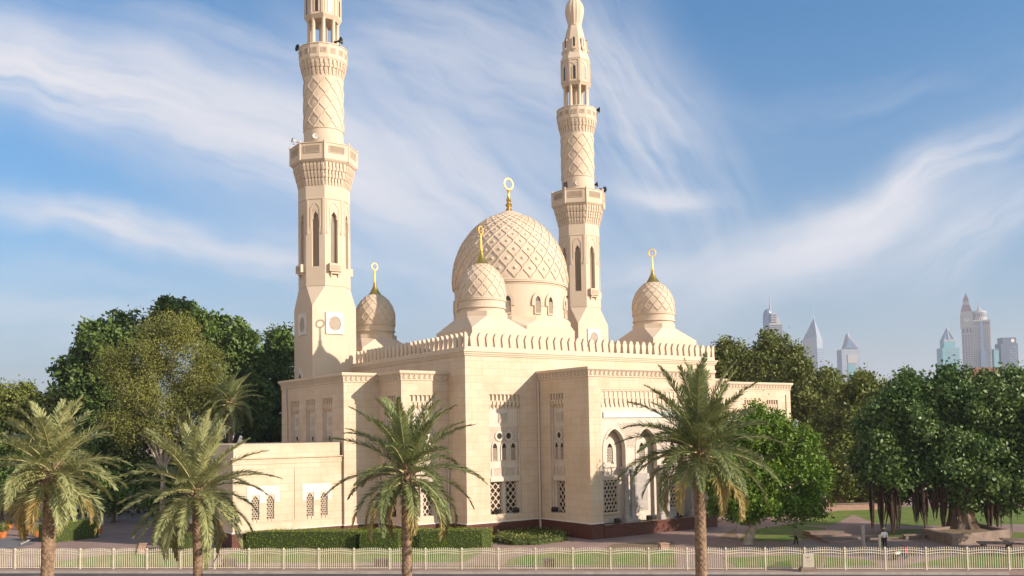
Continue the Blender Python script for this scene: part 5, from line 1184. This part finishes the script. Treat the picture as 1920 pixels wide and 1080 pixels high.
# people
M_skin = mat('skin', (.26, .15, .09)); M_hair = mat('black_hair', (.02, .016, .014)); M_trou = mat('black_trousers', (.02, .02, .022)); M_tan = mat('tan_shirt', (.16, .12, .075)); M_wsh = mat('white_shirt', (.72, .70, .68)); M_hat = mat('straw_hat', (.5, .42, .2))
def skin_body(name, nodes, edges, m_, parent):
    me = bpy.data.meshes.new(name); me.from_pydata([n_[0] for n_ in nodes], edges, []); o = link(me, name, parent); me.materials.append(m_)
    md = o.modifiers.new('skin', 'SKIN'); md.use_smooth_shade = True
    for sv, n_ in zip(me.skin_vertices[0].data, nodes): sv.radius = n_[1] if isinstance(n_[1], tuple) else (n_[1], n_[1])
    me.skin_vertices[0].data[0].use_root = True
    s_ = o.modifiers.new('sub', 'SUBSURF'); s_.levels = 1; s_.render_levels = 2; return o
def person(label, u, v, rz, shirt, hat=False, stride=.28):
    p = gp(u, v); t = thing('person', label, 'person', (p.x, p.y, 0), YAW+rz)
    N = [((0, 0, .95), .13), ((0, .01, 1.15), .125), ((0, .01, 1.36), .145), ((0, 0, 1.48), .07), ((0, -.01, 1.56), .06), ((0, -.02, 1.66), .095), ((0, -.01, 1.74), .07),
         ((.10, 0, .88), .095), ((.11, -stride*.5, .48), .065), ((.11, -stride*.35, .08), .045), ((.11, -stride*.35-.16, .035), .035),
         ((-.10, 0, .88), .095), ((-.11, stride*.25, .48), .065), ((-.11, stride*.9, .10), .045), ((-.11, stride*.9-.15, .035), .035),
         ((.20, 0, 1.40), .06), ((.25, .08, 1.13), .045), ((.23, -.06, .90), .033), ((.23, -.10, .80), .03), ((-.20, 0, 1.40), .06), ((-.25, -.06, 1.13), .045), ((-.22, -.24, .96), .033), ((-.22, -.30, .88), .03)]
    E_ = [(0, 1), (1, 2), (2, 3), (3, 4), (4, 5), (5, 6), (0, 7), (7, 8), (8, 9), (9, 10), (0, 11), (11, 12), (12, 13), (13, 14), (2, 15), (15, 16), (16, 17), (17, 18), (2, 19), (19, 20), (20, 21), (21, 22)]
    skin_body('body', N, E_, M_skin, t)
    S_ = [((0, 0, .90), .165), ((0, .01, 1.15), .15), ((0, .01, 1.36), .165), ((0, 0, 1.46), .085), ((.20, 0, 1.40), .08), ((.25, .08, 1.13), .06), ((.235, -.02, .97), .05), ((-.20, 0, 1.40), .08), ((-.25, -.06, 1.13), .06), ((-.225, -.20, .99), .05)]
    skin_body('shirt', S_, [(0, 1), (1, 2), (2, 3), (2, 4), (4, 5), (5, 6), (2, 7), (7, 8), (8, 9)], shirt, t)
    T_ = [((0, 0, .95), .15), ((.10, 0, .86), .115), ((.11, -stride*.5, .48), .085), ((.11, -stride*.35, .10), .065), ((-.10, 0, .86), .115), ((-.11, stride*.25, .48), .085), ((-.11, stride*.9, .12), .065)]
    skin_body('trousers', T_, [(0, 1), (1, 2), (2, 3), (0, 4), (4, 5), (5, 6)], M_trou, t)
    q = MB(); q.lathe([(.0, 1.80), (.07, 1.785), (.105, 1.73), (.11, 1.67), (.10, 1.62)], 14, (0, 0.012), cap=False); q.build('hair', M_hair, t, smooth=True)
    q = MB()
    for sx in (-1, 1): q.box(sx*.035-.012, sx*.035+.012, -.122, -.10, 1.665, 1.68)
    q.box(-.03, .03, -.118, -.10, 1.595, 1.603); q.build('face', M_hair, t)
    if hat: q = MB(); q.lathe([(.22, 1.74), (.22, 1.755), (.12, 1.77), (.11, 1.86), (.05, 1.88), (.01, 1.88)], 18); q.build('hat', M_hat, t, smooth=True)
    return t
t = person('person in a tan shirt and black trousers walking on the shaded lawn', 1493, 1023, 1.2, M_tan)
q = MB(); q.lathe([(.168, .84), (.172, .90), (.165, .92)], 18, cap=False); q.build('shirt_hem', M_wsh, t, smooth=True)
person('person in a white shirt, black trousers and straw hat under the banyan', 1659, 1028, -.4, M_wsh, True, .18)
# red and white scooter behind the fence
p = gp(1688, 1049); t = thing('scooter', 'red and white motor scooter parked just behind the fence', 'scooter', (p.x, p.y, 0), YAW+.5); M_red = mat('red_paint', (.45, .03, .03), rough=.35)
for x in (-.62, .62):
    Mw = Matrix.Translation((x, 0, .26)) @ Matrix.Rotation(PI/2, 4, 'X'); q = MB(); q.lathe([(.14, -.06), (.25, -.06), (.27, 0), (.25, .06), (.14, .06)], 18); w_ = q.build('wheel', M_black, t, Mw); q = MB(); q.lathe([(.14, -.05), (.15, 0), (.14, .05)], 12); q.build('rim', M_grey, w_)
q = MB(); q.rings([[(x, y, z) for x, z in ((-.8, .5), (-.75, .78), (-.1, .74), (.0, .34), (.35, .32), (.52, .95), (.62, .95), (.5, .25), (-.2, .24), (-.5, .4))] for y in (-.15, .15)]); q.build('body', M_black, t)
q = MB(); q.prism([(.42, .5), (.56, 1.02), (.7, .9), (.62, .45)], -.2, .2); q.build('fairing', M_red, t)
q = MB(); q.box(-.75, -.2, -.17, .17, .5, .7); q.build('side_panel', M_wsh, t)
q = MB(); q.prism([(-.85, .79), (-.8, .9), (-.1, .86), (-.05, .76)], -.14, .14); q.build('seat', M_black, t); q = MB(); q.tube([(.5, -.35, 1.1), (.55, 0, 1.05), (.5, .35, 1.1)], .025, 6); q.build('handlebar', M_black, t)

# ------------------------------------------------------------------ far skyline
DS = 2600.0; K = DS/F
M_tw = mat('pale_tower_cladding', (0.34, 0.33, 0.315)); M_twg = mat('tower_glass', (0.10, 0.16, 0.24), rough=.25, spec=.6); M_twd = mat('dark_tower_glass', (0.055, 0.075, 0.11), rough=.3); M_teal = mat('teal_tower_glass', (0.12, 0.27, 0.30), rough=.3); M_sil = mat('silver_cladding', (0.26, 0.29, 0.33), rough=.4, metal=.3); M_rooft = mat('mauve_roof', (0.17, 0.11, 0.12))
def tower(label, u, rz=0.0):
    p = at(u, 800, DS); return thing('skyscraper', label, 'skyscraper', (p.x, p.y, 0), YAW+rz, 'far city towers')
def zz(v, u=1700): return at(u, v, DS).z
def xx(du): return du*K
def pyr(q, x0, x1, y0, y1, z0, ax, ay, z1, r_=.02): q.rings([[(x0, y0, z0), (x1, y0, z0), (x1, y1, z0), (x0, y1, z0)], [(ax-r_, ay-r_, z1), (ax+r_, ay-r_, z1), (ax+r_, ay+r_, z1), (ax-r_, ay+r_, z1)]])
def windows(t, boxes, m_):
    bl = sorted(boxes, key=lambda b: -b[5]); cache = {}
    for b in bl[:100]:
        d_ = (round(b[1]-b[0], 3), round(b[3]-b[2], 3), round(b[5]-b[4], 3))
        if d_ not in cache: q = MB(); q.box(0, d_[0], 0, d_[1], 0, d_[2]); cache[d_] = q.mesh('window', m_)
        link(cache[d_], 'window', t, Matrix.Translation((b[0], b[2], b[4])))
    if len(bl) > 100:
        q = MB()
        for b in bl[100:]: q.box(*b)
        q.build('lower_windows', m_, t)['kind'] = 'stuff'
# rounded glass tower with striped slab
t = tower('striped pale tower with curved blue glass top and white spire, leftmost', 1455)
q = MB(); q.lathe([(xx(9), 0), (xx(9), zz(597)), (xx(8.5), zz(585)), (xx(6), zz(577)), (xx(2), zz(575))], 20, (xx(-8), xx(4))); q.build('glass_drum', M_twg, t, smooth=True)
q = MB(); q.box(xx(-9), xx(15), xx(-10), xx(8), 0, zz(603)); q.box(xx(-5), xx(5), xx(-8), xx(6), zz(603)+.1, zz(583)); q.box(xx(5.1), xx(11), xx(-8), xx(6), zz(603)+.1, zz(592)); q.build('slab', M_tw, t)
q = MB()
for k in range(26): z = zz(606)-k*xx(3.6); q.box(xx(-8.7), xx(14.7), xx(-10)-1.5, xx(-10), z-xx(1.5), z)
for k in range(4): q.box(xx(-4.6), xx(4.6), xx(-8)-1, xx(-8), zz(603)+xx(1+k*4.5), zz(603)+xx(3+k*4.5))
q.build('window_bands', M_twd, t)
q = MB(); q.lathe([(xx(2.6), zz(583)), (xx(1.6), zz(572)), (xx(.8), zz(560)), (xx(.15), zz(549))], 10, (xx(-4), 0)); q.build('spire', M_tw, t)
# two towers with sloping triangular tops
def wedge(label, u, vs_, va, vsh, wL, wR, second=False):
    t = tower(label, u); q = MB(); zs, za = zz(vsh), zz(va); D_ = xx(26)
    if not second:
        b = [(xx(-wL), 0), (xx(2), xx(-12)), (xx(wR), 0), (xx(2), D_)]
        q.rings([[(*p, 0) for p in b], [(b[0][0], b[0][1], zs), (b[1][0], b[1][1], zs+xx(8)), (b[2][0], b[2][1], zs), (b[3][0], b[3][1], zs)]], cap=False); q.build('shaft', M_sil, t)
        q = MB(); q.add([(b[0][0], b[0][1], zs), (b[1][0], b[1][1], zs+xx(8)), (b[2][0], b[2][1], zs), (b[3][0], b[3][1], zs), (xx(2), 0, za)], [(0, 1, 4), (1, 2, 4), (2, 3, 4), (3, 0, 4)]); q.build('pointed_top', M_sil, t)
        q = MB()
        for k in range(14): z = zs-xx(18)-k*xx(3.2); q.hexa([(b[1][0]+.6, b[1][1]-.8, z), (b[2][0]+.6, b[2][1]-.8, z), (b[2][0]+.5, b[2][1]+.4, z), (b[1][0]+.5, b[1][1]+.4, z)], [(b[1][0]+.6, b[1][1]-.8, z+xx(1.4)), (b[2][0]+.6, b[2][1]-.8, z+xx(1.4)), (b[2][0]+.5, b[2][1]+.4, z+xx(1.4)), (b[1][0]+.5, b[1][1]+.4, z+xx(1.4))])
        q.build('window_bands', M_twg, t)
    else:
        q.box(xx(-wL), xx(wR), 0, D_, 0, zs); q.build('shaft', M_sil, t)
        q = MB(); q.prism([(xx(-6), zz(679)), (xx(12), zz(679)), (xx(12), zz(663)), (xx(-6), zz(663))], -1.5, .2); q.build('window_panel', M_tw, t)
        q = MB(); q.prism([(xx(-6), 0), (xx(8), 0), (xx(8), zz(681)), (xx(-6), zz(681))], -1.4, .2); q.build('glass_panel', M_teal, t)
        q = MB(); q.prism([(xx(-wL+5), zs+.3), (xx(wR), zs+.3), (xx(-3), za)], 0, xx(14)); q.build('pointed_top', M_tw, t)
        q = MB(); q.prism([(xx(-wL+8), zs+xx(1.5)), (xx(wR-3), zs+xx(1.5)), (xx(-3.4), za-xx(6))], -2, -.01); q.build('triangle_glass', M_twg, t)
    q = MB(); q.lathe([(xx(.9), za-xx(4)), (xx(.6), za), (xx(.35), zz((va+vs_)/2)), (xx(.12), zz(vs_))], 8, (xx(2 if not second else -4), 0)); q.build('spire', M_sil, t)
wedge('silver tower with steep faceted point and thin spire', 1531, 562, 593, 635, 21, 17)
wedge('shorter tower with blue triangular glass top and thin spire', 1600, 588, 624, 653, 17, 17, True)
# teal tower with pyramid roof
t = tower('teal glass tower with shoulders and white edged pyramid top', 1789)
q = MB(); q.box(xx(-16), xx(16), 0, xx(24), 0, zz(653)); q.build('shaft', M_teal, t); q = MB(); q.box(xx(-11), xx(10), xx(3), xx(20), zz(653)+.1, zz(639)); q.build('shoulder', M_teal, t)
q = MB(); pyr(q, xx(-11), xx(9), xx(3), xx(20), zz(639)+.1, xx(-1), xx(11), zz(614)); q.build('pyramid_roof', M_twg, t)
q = MB(); q.tube([(xx(-2), xx(2.6), zz(639)), (xx(-1), xx(10.5), zz(614))], xx(1.3), 6); q.tube([(xx(9), xx(2.8), zz(639)), (xx(-1), xx(10.6), zz(614))], xx(.7), 6); q.box(xx(-11.4), xx(10.4), xx(2.5), xx(3), zz(641), zz(638)); q.build('white_edges', M_tw, t)
q = MB()
for k in range(9): z = zz(656)-k*xx(4.4); q.box(xx(-7), xx(15.6), -1.2, -.01, z-xx(.9), z)
q.build('floor_bands', M_sil, t)
# clock tower
t = tower('cream clock tower with mauve two tier roof, tallest of the right group', 1821, -.45)
q = MB(); h_ = xx(9.5); q.box(-h_, h_, 0, 2*h_, 0, zz(616)); q.build('shaft', M_tw, t); q = MB(); g_ = xx(11); q.box(-g_, g_, -(g_-h_), h_*2+(g_-h_), zz(616)+.1, zz(590)); q.box(-g_+2, g_-2, 2-(g_-h_), h_*2+(g_-h_)-2, zz(590), zz(586)); q.build('clock_stage', M_tw, t)
q = MB(); q.rings([[(-g_+2, h_-g_+2, zz(586)), (g_-2, h_-g_+2, zz(586)), (g_-2, h_+g_-2, zz(586)), (-g_+2, h_+g_-2, zz(586))], [(-xx(6), h_-xx(6), zz(573)), (xx(6), h_-xx(6), zz(573)), (xx(6), h_+xx(6), zz(573)), (-xx(6), h_+xx(6), zz(573))]]); q.build('lower_roof', M_rooft, t)
q = MB(); q.box(-xx(5), xx(5), h_-xx(5), h_+xx(5), zz(573)+.1, zz(566)); q.build('lantern', M_tw, t)
q = MB(); pyr(q, -xx(5.6), xx(5.6), h_-xx(5.6), h_+xx(5.6), zz(566)+.1, 0, h_, zz(550)); q.build('upper_roof', M_rooft, t); q = MB(); q.lathe([(xx(.5), zz(551)), (xx(.1), zz(546))], 6, (0, h_)); q.build('spire', M_sil, t)
zc_ = zz(602); Mc = Matrix.Translation((0, -(g_-h_)-.3, zc_)) @ Matrix.Rotation(PI/2, 4, 'X')
q = MB(); q.lathe([(xx(5.6), -.2), (xx(5.6), 1.4), (xx(4.4), 1.5), (xx(4.4), .6)], 28, cap=False); cf = q.build('clock_ring', M_sil, t, Mc); q = MB(); q.lathe([(xx(4.4), .5), (.01, .52)], 28, cap=False); q.build('clock_face', M_white, cf)
q = MB(); q.box(-.5, .5, -.6, xx(3.6), .6, 1.0); q.box(-.6, xx(2.6), -.5, .5, .6, 1.0); q.build('clock_hands', M_twd, cf)
B_ = []
for k in range(30):
    for j in range(4): x = -h_+2*h_*(j+.5)/4; B_.append((x-xx(1.1), x+xx(1.1), -1.0, -.01, zz(630)-k*xx(4)-xx(1.8), zz(630)-k*xx(4)))
for j in range(3): B_.append((-h_+2*h_*(j+.3)/3, -h_+2*h_*(j+.75)/3, -1.0, -.01, zz(626), zz(618)))
windows(t, B_, M_twd)
# broad tower with crown drum
t = tower('broad pale grid tower with round crown and spire beside the clock tower', 1848, -.25)
a_ = xx(16); q = MB(); q.box(-a_, a_, 0, xx(26), 0, zz(604)); q.box(-a_-1.5, a_+1.5, -1.5, xx(26)+1.5, zz(604)+.05, zz(602)); q.build('shaft', M_tw, t)
q = MB(); q.lathe([(xx(13), zz(602)), (xx(13), zz(589)), (xx(14), zz(588)), (xx(12), zz(585)), (xx(4), zz(582)), (xx(1.2), zz(578)), (xx(.7), zz(572)), (xx(.15), zz(561))], 24, (0, xx(13))); q.build('crown', M_tw, t)
q = MB()
for k in range(12): a = 2*PI*k/12; q.add([(xx(13.15)*math.cos(a+s_*.2), xx(13)+xx(13.15)*math.sin(a+s_*.2), z) for s_, z in ((-1, zz(596)), (1, zz(596)), (1, zz(590)), (-1, zz(590)))], [(0, 1, 2, 3)])
q.build('crown_windows', M_twd, t)
q = MB(); q.box(-xx(2.6), xx(2.6), -1.2, -.01, 0, zz(605)); q.build('glass_strip', M_twg, t)
B_ = []
for k in range(32):
    for j in range(8):
        x = (-a_+xx(1)+(j % 4+.5)*xx(3.05)) if j < 4 else (xx(2.8)+(j-4+.5)*xx(3.05)); B_.append((x-xx(.95), x+xx(.95), -1.0, -.01, zz(614)-k*xx(3.3)-xx(1.7), zz(614)-k*xx(3.3)))
for j in range(8):
    x = (-a_+xx(1)+(j % 4+.5)*xx(3.05)) if j < 4 else (xx(2.8)+(j-4+.5)*xx(3.05)); B_.append((x-xx(.8), x+xx(.8), -1.0, -.01, zz(612), zz(606)))
windows(t, B_, M_twd)
q = MB(); q.box(-xx(4), xx(6), -xx(5), -1.6, 0, zz(659)); q.build('glass_annexe', M_twg, t)
t = tower('small teal tower with flat cap, half hidden right of the broad tower', 1875); q = MB(); q.box(xx(-5), xx(4), 0, xx(9), 0, zz(660)); q.build('shaft', M_teal, t); q = MB(); q.box(xx(-6.5), xx(3), -1, xx(8), zz(660)+.1, zz(657)); q.build('cap', M_twg, t)
t = tower('dark slab tower with white round emblem near its top, rightmost', 1900, .05)
q = MB(); q.box(xx(-17), xx(16), 0, xx(20), 0, zz(647)); q.box(xx(-13), xx(13), -.5, xx(18), zz(647)+.05, zz(636)); q.build('shaft', M_twd, t)
q = MB(); q.lathe([(xx(3.4), 0), (xx(3.4), 1.2), (.01, 1.3)], 20); q.build('emblem', M_white, t, Matrix.Translation((xx(5.5), -.6, zz(642))) @ Matrix.Rotation(PI/2, 4, 'X'))
windows(t, [(xx(-1+j*3), xx(1.2+j*3), -1, -.01, zz(652)-k*xx(3)-xx(.8), zz(652)-k*xx(3)) for k in range(20) for j in range(5) if (k*7+j*3) % 5], M_sil)

# ------------------------------------------------------------------ haze
HAZE = True
if HAZE:
    M = bpy.data.materials.new('haze'); M.use_nodes = True; t_ = NT(M.node_tree)
    vol = t_.n('ShaderNodeVolumePrincipled', inp={'Color': (0.80, 0.87, 1.0, 1), 'Density': 0.00011, 'Anisotropy': 0.2})
    out = t_.n('ShaderNodeOutputMaterial'); t_.t.links.new(vol.outputs[0], out.inputs['Volume'])
    q = MB(); q.box(-3200, 6800, -3000, 6800, -1.2, zz(530)+20); o = q.build('haze', M); o['kind'] = 'stuff'
